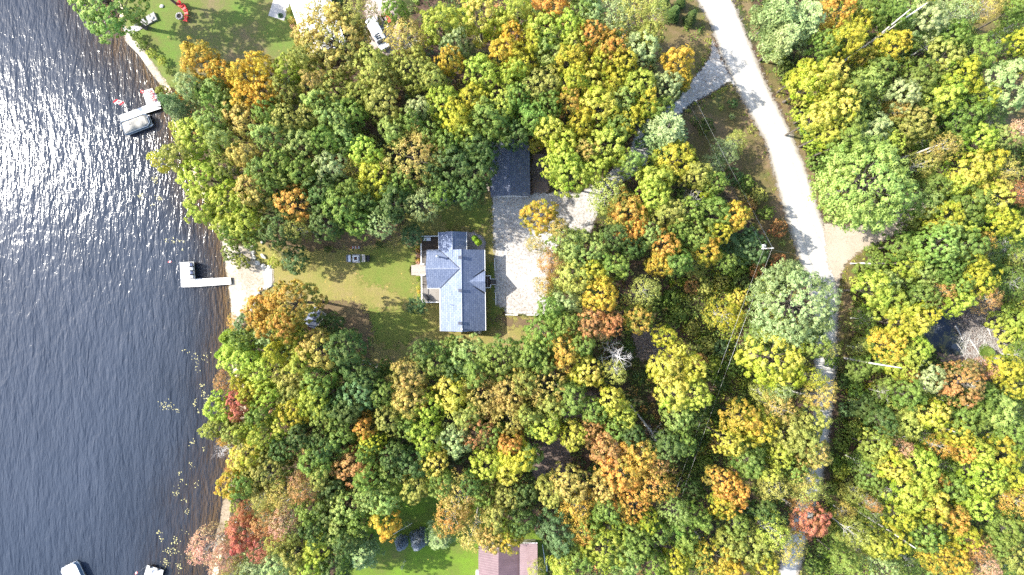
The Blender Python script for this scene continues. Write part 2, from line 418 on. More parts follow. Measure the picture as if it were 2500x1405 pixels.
grid_mesh('water', xs, ys, np.full(X.shape, -.35), {'shore': np.clip(D, -60, 60)}, M['water'], keep=cx < 1.6)

# ---------- sheets laid on the ground ------------------------------------
def sheet_alpha(m, nt, b, amp=.8, scale=1.3, soft=.35):
    """ragged, dithered rim: the sheet thins out where its edge is near"""
    at = N(nt, "ShaderNodeAttribute"); at.attribute_name = 'edge'
    co = geo_pos(nt); n = noise(nt, scale, 6, .75, co)
    a = math_(nt, 'ADD', at.outputs['Fac'], math_(nt, 'MULTIPLY', math_(nt, 'SUBTRACT', n.outputs[0], .5), amp*4))
    a = math_(nt, 'ADD', math_(nt, 'DIVIDE', a, soft), .5, True)
    nt.links.new(a, b.inputs['Alpha'])
def sheet(name, polys, z, material, step=.5, margin=.9):
    polys = [wp(p) for p in polys]
    allx = [p[0] for q in polys for p in q]; ally = [p[1] for q in polys for p in q]
    xs = np.arange(math.floor(min(allx))-1, math.ceil(max(allx))+1.01, step); ys = np.arange(math.floor(min(ally))-1, math.ceil(max(ally))+1.01, step)
    X, Y = np.meshgrid(xs, ys); S = np.full(X.shape, -1e9)
    for q in polys: S = np.maximum(S, sdist(X, Y, q))
    H, _ = height(X, Y); ce = (S[:-1,:-1]+S[1:,:-1]+S[:-1,1:]+S[1:,1:])/4
    return grid_mesh(name, xs, ys, H+z, {'edge': np.clip(S, -3, 6)}, material, keep=ce > -margin)

def gravel_mat(name, c0, c1, c2, spots=(.16,.11,.07), amt=.35, amp=.5, tracks=False, soft=.35):
    m, nt, b = mat(name); co = geo_pos(nt)
    n1 = noise(nt, .25, 4, .6, co); n2 = noise(nt, 9.0, 4, .8, co); n3 = noise(nt, 2.2, 4, .75, co)
    c = ramp(nt, [(.3, c0), (.5, c1), (.7, c2)], math_(nt, 'ADD', math_(nt, 'MULTIPLY', n1.outputs[0], .5), math_(nt, 'MULTIPLY', n2.outputs[0], .5))).outputs[0]
    nn = noise(nt, .16, 3, .6, co)
    f = math_(nt, 'ADD', math_(nt, 'MULTIPLY', n3.outputs[0], .65), math_(nt, 'MULTIPLY', nn.outputs[0], .35))
    f = ramp(nt, [(.60-amt*.2, (0,0,0)), (.66-amt*.2, (1,1,1))], f).outputs[0]
    v = N(nt, "ShaderNodeTexVoronoi"); v.inputs['Scale'].default_value = 3.4; nt.links.new(co, v.inputs['Vector'])
    dot = math_(nt, 'LESS_THAN', v.outputs['Distance'], .26)
    f = math_(nt, 'MULTIPLY', math_(nt, 'MAXIMUM', math_(nt, 'MULTIPLY', dot, f), math_(nt, 'MULTIPLY', f, .35)), amt*2, True)
    c = mix(nt, f, c, spots)
    if tracks:      # packed wheel lines, looser grey crown between them, leaf-strewn shoulders
        at = N(nt, "ShaderNodeAttribute"); at.attribute_name = 'edge'; nw = noise(nt, .7, 4, .7, co)
        e = math_(nt, 'ADD', at.outputs['Fac'], math_(nt, 'MULTIPLY', math_(nt, 'SUBTRACT', nw.outputs[0], .5), .9))
        k = ramp(nt, [(0, (.48,.43,.37)), (.12, (.74,.70,.64)), (.24, (1,1,1)), (.42, (1.08,1.08,1.08)), (.52, (.88,.87,.85)), (.62, (1.05,1.05,1.05)), (1, (1,1,1))], math_(nt, 'DIVIDE', e, 3.6)).outputs[0]
        c = mix(nt, 1.0, c, k, 'MULTIPLY')
    nt.links.new(c, b.inputs['Base Color']); b.inputs['Roughness'].default_value = .95; b.inputs['Specular IOR Level'].default_value = .15
    bump(nt, b, n2.outputs[0], .5, .03); sheet_alpha(m, nt, b, amp, 1.6, soft)
    return m
def grass_mat(name, dry, green, lush, bias=.0, speck=.25, amp=.8, scale=.14):
    m, nt, b = mat(name); co = geo_pos(nt)
    n1 = noise(nt, scale, 4, .62, co); n2 = noise(nt, 1.4, 5, .75, co); n3 = noise(nt, 10, 3, .8, co)
    f = math_(nt, 'ADD', math_(nt, 'ADD', math_(nt, 'MULTIPLY', n1.outputs[0], .70), math_(nt, 'MULTIPLY', n2.outputs[0], .32)), bias)
    c = ramp(nt, [(.38, dry), (.52, green), (.66, lush)], f).outputs[0]
    g = ramp(nt, [(.3,(.62,.62,.62)),(.7,(1.35,1.35,1.35))], n3.outputs[0]).outputs[0]
    c = mix(nt, 1.0, c, g, 'MULTIPLY')
    v = N(nt, "ShaderNodeTexVoronoi"); v.inputs['Scale'].default_value = 1.5; nt.links.new(co, v.inputs['Vector'])
    sx = N(nt, "ShaderNodeSeparateColor"); nt.links.new(v.outputs['Color'], sx.inputs[0])
    dot = math_(nt, 'MULTIPLY', math_(nt, 'LESS_THAN', v.outputs['Distance'], .16), math_(nt, 'LESS_THAN', sx.outputs[0], speck))
    c = mix(nt, dot, c, (.46,.33,.10))
    nt.links.new(c, b.inputs['Base Color']); b.inputs['Roughness'].default_value = .9; b.inputs['Specular IOR Level'].default_value = .15
    bump(nt, b, n3.outputs[0], .8, .06); sheet_alpha(m, nt, b, amp, .9, .5)
    return m

YARD = [(606,600),(640,570),(760,560),(900,545),(985,545),(1040,495),(1075,470),(1205,470),(1212,600),(1218,765),(1330,775),(1335,800),(1320,840),(1200,870),(1060,880),(975,935),(890,930),(860,850),(800,800),(740,780),(700,735),(640,730),(640,706),(668,698),(664,655),(620,636)]
TOPLAWN = [(285,-60),(310,70),(345,120),(380,170),(405,205),(430,215),(470,190),(520,185),(620,175),(700,165),(770,160),(700,-60)]
BOTLAWN = [(820,1460),(820,1380),(880,1320),(905,1230),(960,1170),(1080,1180),(1140,1230),(1300,1290),(1340,1330),(1335,1460)]
TRI1 = [(1590,-40),(1700,-40),(1745,90),(1735,135),(1690,195),(1600,190),(1590,60)]
TRI2 = [(1780,198),(1840,290),(1900,430),(1955,600),(1962,660),(1900,680),(1850,560),(1740,440),(1640,350),(1660,285),(1730,240)]
EASTV = [(1795,-40),(1825,-40),(1872,120),(1935,280),(1982,410),(2012,520),(1990,500),(1935,330),(1870,180)]
EASTV2 = [(2070,620),(2140,580),(2110,640),(2090,720),(2070,860),(2052,920),(2040,880),(2045,700)]
TRACK = [(2395,-40),(2440,-40),(2445,60),(2430,130),(2440,180),(2500,200),(2560,230),(2560,330),(2420,320),(2360,300),(2355,220),(2370,120)]
ROAD = [(1675,-80),(1700,0),(1733,60),(1757,130),(1790,205),(1830,280),(1868,350),(1892,440),(1920,540),(1945,620),(1962,670),(1985,760),(1987,850),(1988,930),(1984,1030),(1973,1120),(1953,1200),(1925,1290),(1898,1405),(1880,1500),
        (1935,1500),(1950,1405),(1975,1300),(2003,1200),(2020,1100),(2034,1000),(2042,900),(2046,800),(2048,690),(2050,640),(2040,600),(2015,555),(2002,520),(1965,400),(1925,310),(1870,200),(1830,100),(1790,0),(1760,-80)]
SIDE = [(2010,545),(2060,555),(2110,552),(2160,530),(2220,490),(2250,465),(2270,500),(2210,560),(2150,590),(2090,620),(2060,650),(2045,700),(2020,640)]
DRIVE = [(1740,95),(1762,150),(1800,215),(1780,198),(1740,225),(1690,250),(1650,285),(1600,340),(1580,400),(1530,440),(1465,470),(1458,520),(1440,570),(1370,590),(1345,620),(1335,700),(1330,768),(1236,768),(1232,750),(1210,745),(1208,660),(1205,560),(1202,475),(1300,475),(1360,470),(1420,470),(1480,430),(1530,380),(1552,330),(1570,300),(1650,250),(1690,200),(1735,140)]
BEACH = [(540,586),(575,600),(612,600),(622,636),(642,650),(668,652),(668,700),(650,703),(632,712),(626,735),(612,765),(590,800),(560,800),(562,740),(550,660)]
BEACHTOP = [(300,72),(330,72),(332,82),(318,92),(346,118),(380,165),(405,205),(398,215),(370,190),(340,140),(303,100)]
BEACHBOT = [(572,870),(586,900),(592,960),(592,1080),(572,1160),(562,1240),(540,1330),(500,1420),(440,1420),(525,1290),(552,1200),(580,1080),(586,960)]
PARKING = [(905,-20),(960,-20),(975,60),(975,120),(950,140),(900,120),(890,20)]
POND = [(2240,790),(2290,745),(2330,770),(2365,800),(2370,830),(2350,866),(2310,870),(2270,850)]
CLEARING = [(2330,740),(2430,735),(2462,780),(2458,840),(2440,880),(2300,885),(2280,860),(2360,840),(2350,790)]
GAPS = [[(1520,640),(1590,630),(1590,720),(1540,730)], [(1540,800),(1650,800),(1640,880),(1560,880)], [(1370,950),(1460,960),(1450,1050),(1380,1030)],
        [(1300,1080),(1400,1070),(1380,1180),(1300,1170)], [(1600,1240),(1660,1260),(1620,1405),(1590,1405)],[(1300,370),(1350,380),(1340,480),(1297,480)]]
M['lawn'] = grass_mat('mown_lawn', (.29,.225,.105), (.265,.235,.075), (.20,.22,.055), .0, .45)
sheet('lawn', [YARD], .012, M['lawn'])
sheet('lawn', [[(860,615),(1000,590),(1015,640),(1010,740),(940,700),(880,690)], [(1060,500),(1198,490),(1195,560),(1090,560)], [(900,760),(1010,750),(1060,800),(960,850),(900,830)], [(1190,640),(1228,640),(1228,800),(1190,800)]], .018, grass_mat('green_lawn_patches', (.22,.20,.065), (.19,.21,.05), (.15,.205,.04), .02, .1, 2.2, .2))
sheet('lawn', [[(640,582),(760,560),(985,545),(960,585),(880,606),(760,612),(680,615)], [(780,735),(880,740),(910,800),(900,880),(860,850),(800,800),(770,770)], [(1200,775),(1330,780),(1320,820),(1260,800)]], .022, grass_mat('thin_brown_lawn', (.15,.105,.065), (.17,.125,.07), (.19,.15,.075), .0, .3, 2.4, .3))
M['lawn2'] = grass_mat('lush_lawn', (.16,.16,.05), (.13,.185,.03), (.145,.25,.025), .05, .05)
sheet('lawn', [TOPLAWN], .012, grass_mat('shore_lawn', (.21,.16,.09), (.15,.17,.05), (.13,.21,.04), .0, .08))
sheet('lawn', [BOTLAWN], .012, M['lawn2'])
M['verge'] = grass_mat('roadside_grass', (.23,.16,.095), (.15,.125,.05), (.10,.125,.04), -.03, .1, 1.2, .2)
sheet('roadside_grass', [TRI1, TRI2, EASTV, EASTV2, TRACK], .012, M['verge'])
sheet('road', [ROAD], .024, gravel_mat('pale_gravel_road', (.41,.395,.365), (.49,.475,.445), (.56,.545,.51), (.24,.20,.15), .30, .85, True))
sheet('path', [SIDE], .032, gravel_mat('sandy_side_road', (.33,.275,.21), (.43,.365,.29), (.50,.44,.36), (.22,.15,.09), .3, .7))
sheet('driveway', [DRIVE], .040, gravel_mat('gravel_driveway', (.36,.345,.325), (.50,.485,.46), (.60,.585,.56), (.17,.125,.09), .60, .5))
sheet('shore_sand', [BEACHBOT], .045, gravel_mat('brown_wet_sand', (.20,.155,.10), (.29,.23,.16), (.38,.32,.24), (.14,.10,.06), .6, .9))
sheet('beach', [BEACH, BEACHTOP], .045, gravel_mat('pale_beach_sand', (.33,.28,.22), (.43,.385,.32), (.54,.50,.44), (.22,.17,.10), .55, .3))
sheet('parking_pad', [PARKING], .012, gravel_mat('pinkish_gravel', (.36,.29,.26), (.46,.37,.33), (.52,.44,.39), (.2,.14,.1), .3, .6))
M['bare'] = gravel_mat('bare_brown_soil', (.13,.095,.08), (.20,.15,.125), (.27,.205,.175), (.07,.05,.04), .5, .9)
sheet('bare_ground', [CLEARING, GAPS[5], GAPS[1], GAPS[2], GAPS[3]], .010, M['bare'])
m, nt, b = mat('pond_water'); b.inputs['Base Color'].default_value = (.035,.045,.06,1); b.inputs['Roughness'].default_value = .12
n = noise(nt, .5, 4, .7, geo_pos(nt)); nt.links.new(ramp(nt, [(.48,(.018,.025,.04)),(.6,(.10,.10,.045))], n.outputs[0]).outputs[0], b.inputs['Base Color'])
sheet_alpha(m, nt, b, .6, 1.0, .3); sheet('pond', [POND], .022, m)

# ------------------------------------------------------------------ foliage
def norm(v): return v / (np.linalg.norm(v, axis=-1, keepdims=True) + 1e-9)
def quads_mesh(name, Cn, Nn, T, size, aspect, lv, material):
    """one kite-shaped leaf spray per row"""
    T = norm(T - Nn*np.sum(T*Nn, -1, keepdims=True)); B = np.cross(Nn, T)
    s = size[:, None]; a = aspect
    v = np.stack([Cn - T*s*.5, Cn + B*s*a*.5 + T*s*.08, Cn + T*s*.5, Cn - B*s*a*.5 + T*s*.08], 1).reshape(-1, 3)
    n = len(Cn); me = bpy.data.meshes.new(name)
    me.vertices.add(4*n); me.vertices.foreach_set('co', v.astype(np.float32).ravel())
    me.loops.add(4*n); me.loops.foreach_set('vertex_index', np.arange(4*n, dtype=np.int32))
    me.polygons.add(n); me.polygons.foreach_set('loop_start', np.arange(0, 4*n, 4, dtype=np.int32))
    at = me.attributes.new('lv', 'FLOAT_COLOR', 'FACE')
    col = np.concatenate([lv, np.ones((n, 1))], 1).astype(np.float32); at.data.foreach_set('color', col.ravel())
    me.materials.append(material); me.update(); return me
def rdir(n): return norm(rng.normal(size=(n, 3)))

def crown_broad(R, H, zlow, nl, nsub, nleaf, leaf=.30, flat=1.0, elong=1.0, jag=.18, sub=.30, lobe=.40):
    """rounded broadleaf crown: boughs -> clumps -> leaves.  Returns mesh arrays and bough centres"""
    zc = (zlow+H)/2; az = (H-zlow)/2
    ph = rng.uniform(0, 2*pi, 4)
    outline = lambda t: 1 + jag*(.6*np.sin(2*t+ph[0])+.5*np.sin(3*t+ph[1])+.5*np.sin(5*t+ph[2])+.3*np.sin(7*t+ph[3]))
    i = np.arange(nl)+.5
    zz = 1-1.35*i/nl; zz = np.clip(zz + rng.normal(0, .05, nl), -.45, 1)
    th = i*2.39996 + rng.normal(0, .25, nl)
    rr = np.sqrt(1-zz**2)**flat
    lr = R*lobe*rng.uniform(.72, 1.18, nl)*(1-.15*np.abs(zz))
    k = rng.uniform(.80, 1.06, nl)*outline(th)
    LC = np.stack([np.cos(th)*rr*(R-lr*.75)*k, np.sin(th)*rr*(R-lr*.75)*k, zc+zz*(az-lr*.6)*rng.uniform(.85,1.08,nl)], 1)
    Cs, Ns, Ts, Ss, Ls = [], [], [], [], []
    for j in range(nl):
        out = norm(np.array([LC[j,0]/R, LC[j,1]/R, (LC[j,2]-zc)/az+.35])[None])[0]
        lv0 = rng.random(); ns = max(4, int(nsub*(lr[j]/(R*lobe))**2))
        d = rdir(ns*3); d = d[(d@out) > -.35][:ns]
        sc_ = LC[j] + d*lr[j]*rng.uniform(.75, 1.12, (len(d),1))*np.array([1,1,.85])
        for q in range(len(d)):
            nlf = int(nleaf*rng.uniform(.7, 1.3)); r = lr[j]*sub*rng.uniform(.75, 1.35)
            od = norm((d[q]*.7+out*.5)[None])[0]
            e = rdir(nlf); e = np.where((e@od)[:,None] < -.2, -e, e)
            rad = rng.uniform(.25, 1.05, (nlf,1))**.6
            off = e*r*rad
            if elong > 1: off = off + od*((off@od)[:,None])*(elong-1); off[:,:] *= 1
            c = sc_[q] + off
            Cs.append(c); nn = norm(e*.85+od*.45+np.array([0,0,.30])+rng.normal(0,.27,(nlf,3)))
            Ns.append(nn); Ts.append(rdir(nlf)+od*.5); Ss.append(leaf*rng.uniform(.7,1.35,nlf))
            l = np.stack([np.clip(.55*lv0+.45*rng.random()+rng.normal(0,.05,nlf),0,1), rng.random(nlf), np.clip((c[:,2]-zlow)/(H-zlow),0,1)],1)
            Ls.append(l)
    return (np.concatenate(Cs), np.concatenate(Ns), np.concatenate(Ts), np.concatenate(Ss), np.concatenate(Ls)), LC

def crown_pine(R, H, zlow, whorls, nb, tuft, leaf=.34, power=.75, droop=.0, up=.25, asp=.34, spread=.5):
    Cs, Ns, Ts, Ss, Ls, tips = [], [], [], [], [], []
    for wi in range(whorls):
        t = (wi+rng.uniform(0,.4))/whorls; z = zlow + (H-zlow)*t
        L0 = R*(1-t)**power + .25
        for b_ in range(nb):
            a = 2*pi*(b_+rng.uniform(-.3,.3))/nb + wi*1.9; L = L0*rng.uniform(.62, 1.12)
            tip = np.array([cos(a)*L, sin(a)*L, z+up*L-droop*L*L/R]); base = np.array([0,0,z]); tips.append((base, tip))
            lv0 = rng.random(); dirb = norm((tip-base)[None])[0]; side = norm(np.cross(dirb, [0,0,1])[None])[0]
            n = max(2, int(L*tuft))
            for q in range(n):
                s = (q+1)/n if n > 1 else 1; s = .22+.80*s*rng.uniform(.9,1.06)
                wdt = spread*(1-.55*s)*min(L, 2.2)
                for sd in (-1, 0, 1):
                    c0 = base+(tip-base)*s + side*sd*wdt*rng.uniform(.5,1.0) + np.array([0,0,rng.normal(0,.08)])
                    k = int(rng.integers(9, 15)); d = norm(rng.normal(size=(k,3))*.6+dirb*.9+side*sd*.6+np.array([0,0,.5]))
                    c = c0 + d*rng.uniform(.05,.34,(k,1))
                    Cs.append(c); Ts.append(d); Ns.append(norm(rng.normal(0,.45,(k,3))+np.array([0,0,1.0])))
                    Ss.append(leaf*rng.uniform(.7,1.3,k))
                    Ls.append(np.stack([np.clip(.4*lv0+.45*s+rng.normal(0,.1,k),0,1), rng.random(k), np.full(k, t)],1))
    return (np.concatenate(Cs), np.concatenate(Ns), np.concatenate(Ts), np.concatenate(Ss), np.concatenate(Ls)), tips

def wiggle(p0, p1, n, amp, rs):
    p0, p1 = Vector(p0), Vector(p1); out = []
    for i in range(n+1):
        t = i/n; q = p0.lerp(p1, t)
        if 0 < i < n: q = q + Vector((rs.uniform(-amp, amp), rs.uniform(-amp, amp), rs.uniform(-amp, amp)*.5))
        out.append(q)
    return out
def trunk_mesh(name, H, LC, r0, seed, material, split=.45, tips=None, twigs=0):
    rs = random.Random(seed); mb = MB(); top = H*.86
    tp = wiggle((0,0,-.4), (0,0,top), 5, .12*r0/.2, rs); tp[0] = Vector((0,0,-.4))
    mb.tube(tp, [r0*1.3, r0, r0*.85, r0*.65, r0*.42, r0*.15], 8)
    def at(z):
        t = max(0, min(.999, (z+.4)/(top+.4)))*5; i = int(t); return tp[i].lerp(tp[min(i+1,5)], t-i)
    if LC is not None:
        for c in LC:
            c = Vector(c); z0 = max(H*.25, min(c.z-.8, H*split + rs.uniform(-.1,.25)*H))
            a = at(z0); pts = wiggle(a, c, 3, .18, rs); r = r0*.38
            mb.tube(pts, [r, r*.7, r*.45, r*.15], 5, False)
            for k in range(twigs):
                b0 = pts[2].lerp(pts[3], rs.random()); d = Vector((rs.uniform(-1,1), rs.uniform(-1,1), rs.uniform(-.1,1)))
                mb.tube([b0, b0+d*.5, b0+d*1.0+Vector((0,0,.1))], [r*.35, r*.22, .008], 3, False)
    if tips is not None:
        for k, (b0, b1) in enumerate(tips):
            if k % 2 == 0: mb.tube([Vector(b0), Vector(b1)*.97], [r0*.16, .012], 4, False)
    me = bpy.data.meshes.new(name); me.from_pydata(mb.v, [], mb.f); me.materials.append(material)
    me.polygons.foreach_set('use_smooth', [True]*len(me.polygons)); me.update(); return me

def dead_mesh(name, H, R, seed, lean=(0,0), n1=13, low=.35):
    rs = random.Random(seed); mb = MB()
    top = Vector((lean[0], lean[1], H)); tp = [Vector((0,0,-.4)).lerp(top, t) + Vector((rs.uniform(-.12,.12), rs.uniform(-.12,.12), 0)) for t in (0,.25,.5,.75,1)]
    mb.tube(tp, [.24,.19,.15,.10,.03], 7)
    def branch(p, d, L, r, lvl):
        pts = [p]; q = p; dd = d.normalized()
        for i in range(4):
            dd = (dd + Vector((rs.uniform(-.35,.35), rs.uniform(-.35,.35), rs.uniform(-.15,.30)))).normalized(); q = q + dd*L/4; pts.append(q)
        mb.tube(pts, [r, r*.8, r*.6, r*.4, r*.15], 5 if lvl == 0 else 4, False)
        if lvl < 2:
            for i in range(4 if lvl == 0 else 3):
                k = rs.choice((1,2,3,4)); e = (dd*.6 + Vector((rs.uniform(-1,1), rs.uniform(-1,1), rs.uniform(-.2,.5)))).normalized()
                branch(pts[k], e, L*rs.uniform(.35,.6), r*.5, lvl+1)
    for i in range(n1):
        t = low + (.97-low)*i/n1; a = i*2.4 + rs.uniform(-.4,.4); k = t*4; j = min(3, int(k)); p = tp[j].lerp(tp[j+1], k-j)
        branch(p, Vector((cos(a), sin(a), rs.uniform(.1,.6))), R*(1.15-.6*t)*rs.uniform(.7,1.1), .06*(1.2-.6*t), 0)
    me = bpy.data.meshes.new(name); me.from_pydata(mb.v, [], mb.f); me.materials.append(M['bark_dead']); me.update(); return me

# prototypes: kind -> list of (R, H, crown mesh, trunk mesh)
PR = {}
def proto(kind, R, H, zlow, crown, trunk): PR.setdefault(kind, []).append((R, H, zlow, crown, trunk))
for s in range(6):                                   # maples and other round crowns
    H, zl = 16.0, 6.2
    arr, LC = crown_broad(3.5, H, zl, 17, 13, 40, .25, jag=.20, sub=.33, lobe=.43)
    proto('m', 3.5, H, zl, quads_mesh('crown', *arr[:4], .78, arr[4], M['leaf']), trunk_mesh('trunk', H, LC, .2, s, M['bark']))
for s in range(3):                                   # ash-like crowns with outward sprays
    H, zl = 16.0, 7.0
    arr, LC = crown_broad(3.8, H, zl, 26, 13, 20, .25, elong=2.6, jag=.14, sub=.26, lobe=.34)
    proto('s', 3.8, H, zl, quads_mesh('crown', *arr[:4], .6, arr[4], M['leaf']), trunk_mesh('trunk', H, LC, .2, 20+s, M['bark']))
for s in range(4):                                   # loose fine-leaved crowns, pale limbs showing
    H, zl = 15.0, 5.5
    arr, LC = crown_broad(3.3, H, zl, 15, 19, 13, .22, jag=.24, sub=.36, lobe=.46)
    proto('b', 3.3, H, zl, quads_mesh('crown', *arr[:4], .75, arr[4], M['leaf']), trunk_mesh('trunk', H, LC, .17, 40+s, M['bark_birch'], .4, None, 3))
for s in range(3):                                   # white pines: open whorls
    H = 17.0
    arr, tips = crown_pine(3.9, H, 6.0, 9, 7, 1.9, .42, .62, .12, .30)
    proto('p', 3.9, H, 6.0, quads_mesh('crown', *arr[:4], .36, arr[4], M['needle']), trunk_mesh('trunk', H*1.1, None, .22, 60+s, M['bark'], .4, tips))
for s in range(2):                                   # spruce and cedar cones
    H = 9.0
    arr, tips = crown_pine(1.9, H, .6, 15, 9, 2.4, .30, .9, .10, .10, .4)
    proto('c', 1.9, H, .6, quads_mesh('crown', *arr[:4], .36, arr[4], M['needle']), trunk_mesh('trunk', H*1.1, None, .12, 70+s, M['bark'], .4, tips))
for s in range(3):                                   # bushes
    arr, LC = crown_broad(1.5, 2.6, .2, 11, 11, 20, .20, jag=.2, sub=.34, lobe=.44)
    proto('u', 1.5, 2.6, .2, quads_mesh('crown', *arr[:4], .75, arr[4], M['leaf']), trunk_mesh('trunk', 2.4, LC, .05, 80+s, M['bark'], .2))
# the few giants get their own
arr, LC = crown_broad(7.0, 19, 6, 60, 18, 26, .30, elong=2.2, jag=.07, sub=.24, lobe=.24)
proto('S', 7.0, 19, 6, quads_mesh('crown', *arr[:4], .6, arr[4], M['leaf']), trunk_mesh('trunk', 19, LC, .34, 91, M['bark']))
arr, LC = crown_broad(5.4, 18, 6, 34, 16, 44, .26, jag=.15, sub=.28, lobe=.30)
proto('L', 5.4, 18, 6, quads_mesh('crown', *arr[:4], .8, arr[4], M['leaf']), trunk_mesh('trunk', 18, LC, .3, 92, M['bark']))
# tall narrow cedar: dense clumps on a column
arr, LC = crown_broad(.62, 4.6, .1, 22, 12, 16, .11, jag=.06, sub=.4, lobe=.5)
proto('k', .62, 4.6, .1, quads_mesh('crown', *arr[:4], .75, arr[4], M['leaf']), trunk_mesh('trunk', 4.3, None, .06, 93, M['bark']))
for s in range(4):
    PR.setdefault('d', []).append((3.0, 14.0, 5.0, dead_mesh('trunk', 14.0, 3.0, 100+s, [(0,0),(.5,-.4),(-.6,.3),(.3,.6)][s], [24,20,26,20][s]), None))

PAL = {  # leaf_a, leaf_b, share of b, words
 'g': ((0.120,0.205,0.032),(0.270,0.365,0.075), .0, 'mid green'),
 'd': ((0.071,0.130,0.032),(0.154,0.226,0.058), .0, 'dark green'),
 'l': ((0.200,0.305,0.055),(0.40,0.50,0.14), .03,'fresh green'),
 'y': ((0.260,0.360,0.032),(0.50,0.56,0.095), .02, 'yellow-green'),
 'Y': ((0.365,0.440,0.032),(0.70,0.625,0.125),-.02, 'bright yellow'),
 'a': ((0.331,0.341,0.042),(0.720,0.495,0.074),-.02, 'amber'),
 'o': ((0.211,0.242,0.047),(0.456,0.473,0.110), .02, 'olive green'),
 't': ((0.251,0.264,0.053),(0.616,0.484,0.131), .0, 'tan-tipped olive'),
 'O': ((0.342,0.319,0.058),(0.720,0.407,0.084),-.0,'orange'),
 'R': ((0.388,0.220,0.079),(.60,.22,.13),-.01,'red'),
 'C': ((0.296,0.242,0.074),(0.616,0.330,0.116),-.02, 'russet'),
 's': ((0.188,0.275,0.079),(0.467,0.550,0.231), .03,'sage green'),
 'b': ((0.074,0.143,0.047),(0.182,0.286,0.105), .0, 'blue-green'),
 'B': ((0.114,0.149,0.173),(0.342,0.396,0.441), .05,'silver-blue'),
 'P': ((0.479,0.363,0.158),(0.720,0.418,0.273), .0, 'peach-pink'),
 'v': ((0.217,0.308,0.032),(0.593,0.539,0.063), .0,'gold-flecked green'),
 'q': ((0.205,0.264,0.042),(0.650,0.407,0.084),-.04,'orange-flecked green'),
 'k': ((0.137,0.264,0.016),(0.296,0.440,0.037), .0, 'bright green'),
}
NAME = {'m':'maple_tree','s':'ash_tree','b':'birch_tree','p':'pine_tree','c':'spruce_tree','u':'bush','S':'ash_tree','L':'maple_tree','k':'cedar_tree','d':'dead_tree'}
WORD = {'m':'maple','s':'ash','b':'birch','p':'pine','c':'spruce','u':'bush','S':'ash','L':'maple','k':'columnar cedar','d':'bare dead tree'}
CAT = {'u':'bush','d':'dead tree','p':'pine tree','c':'spruce tree'}
def broad(kind, code): return kind in 'mLsS' and code in 'gldostb'
ORD = ['first', 'second', 'third', 'fourth', 'fifth', 'sixth', 'seventh', 'eighth', 'ninth', 'tenth', 'eleventh', 'twelfth']
used = {}
def plant(px, py, r, code, kind, h=None, lean=None, rz=None):
    """a tree whose crown the photograph shows centred at (px, py) with radius r pixels"""
    lst = PR[kind]; i = used.get(kind, 0); used[kind] = i+1; R0, H0, zl, cr, tr = lst[i % len(lst)]
    if h is None:
        h = {'u': 1.2+r*.05, 'c': r*.42, 'k': 4.6}.get(kind, 15.5 if r >= 30 else 9.5+r*.17)
        if kind in 'mbsp' and px > 2080: h *= .80
        h *= random.uniform(.92, 1.08)
    sz = h/H0; zc = h*(.5+.5*zl/H0)*1.05
    x, y, _ = P(px, py, zc); R = r/PXM*(CAM_H-zc)/CAM_H
    if lean: x += lean[0]; y += lean[1]
    s = R/R0; dx = 0.0
    dsh = float(height(np.array([x]), np.array([y]))[1][0])
    if dsh < .5 and kind != 'd': dx = min(.5-dsh if dsh > 0 else .5-dsh*1.3, 5.5); x += dx      # shore trees root on the bank and lean out over the water
    nm_ = 'broadleaf_tree' if (kind in 'mL' and code in 'gldostb') else NAME[kind]
    root = empty(nm_, (x, y, hz(x, y)), random.uniform(0, 2*pi) if rz is None else rz)
    if dx: root.rotation_euler = (Matrix.Rotation(-math.atan2(dx, zc), 3, 'Y') @ Matrix.Rotation(root.rotation_euler.z, 3, 'Z')).to_euler()
    root.scale = (s*random.uniform(.95, 1.05), s*random.uniform(.95, 1.05), sz)
    if kind == 'd':
        t = bpy.data.objects.new('trunk', cr); C.objects.link(t); t.parent = root; return root
    c = bpy.data.objects.new('crown', cr); C.objects.link(c); c.parent = root
    a, b_, k, wd = PAL[code]; j = lambda: random.uniform(.90, 1.10)
    jj = j(); c['leaf_a'] = [v*jj*j() for v in a]; jj = j(); c['leaf_b'] = [v*jj*random.uniform(.95,1.05) for v in b_]; c['leaf_k'] = k + random.uniform(-.07, .07)
    t = bpy.data.objects.new('trunk', tr); C.objects.link(t); t.parent = root
    return root

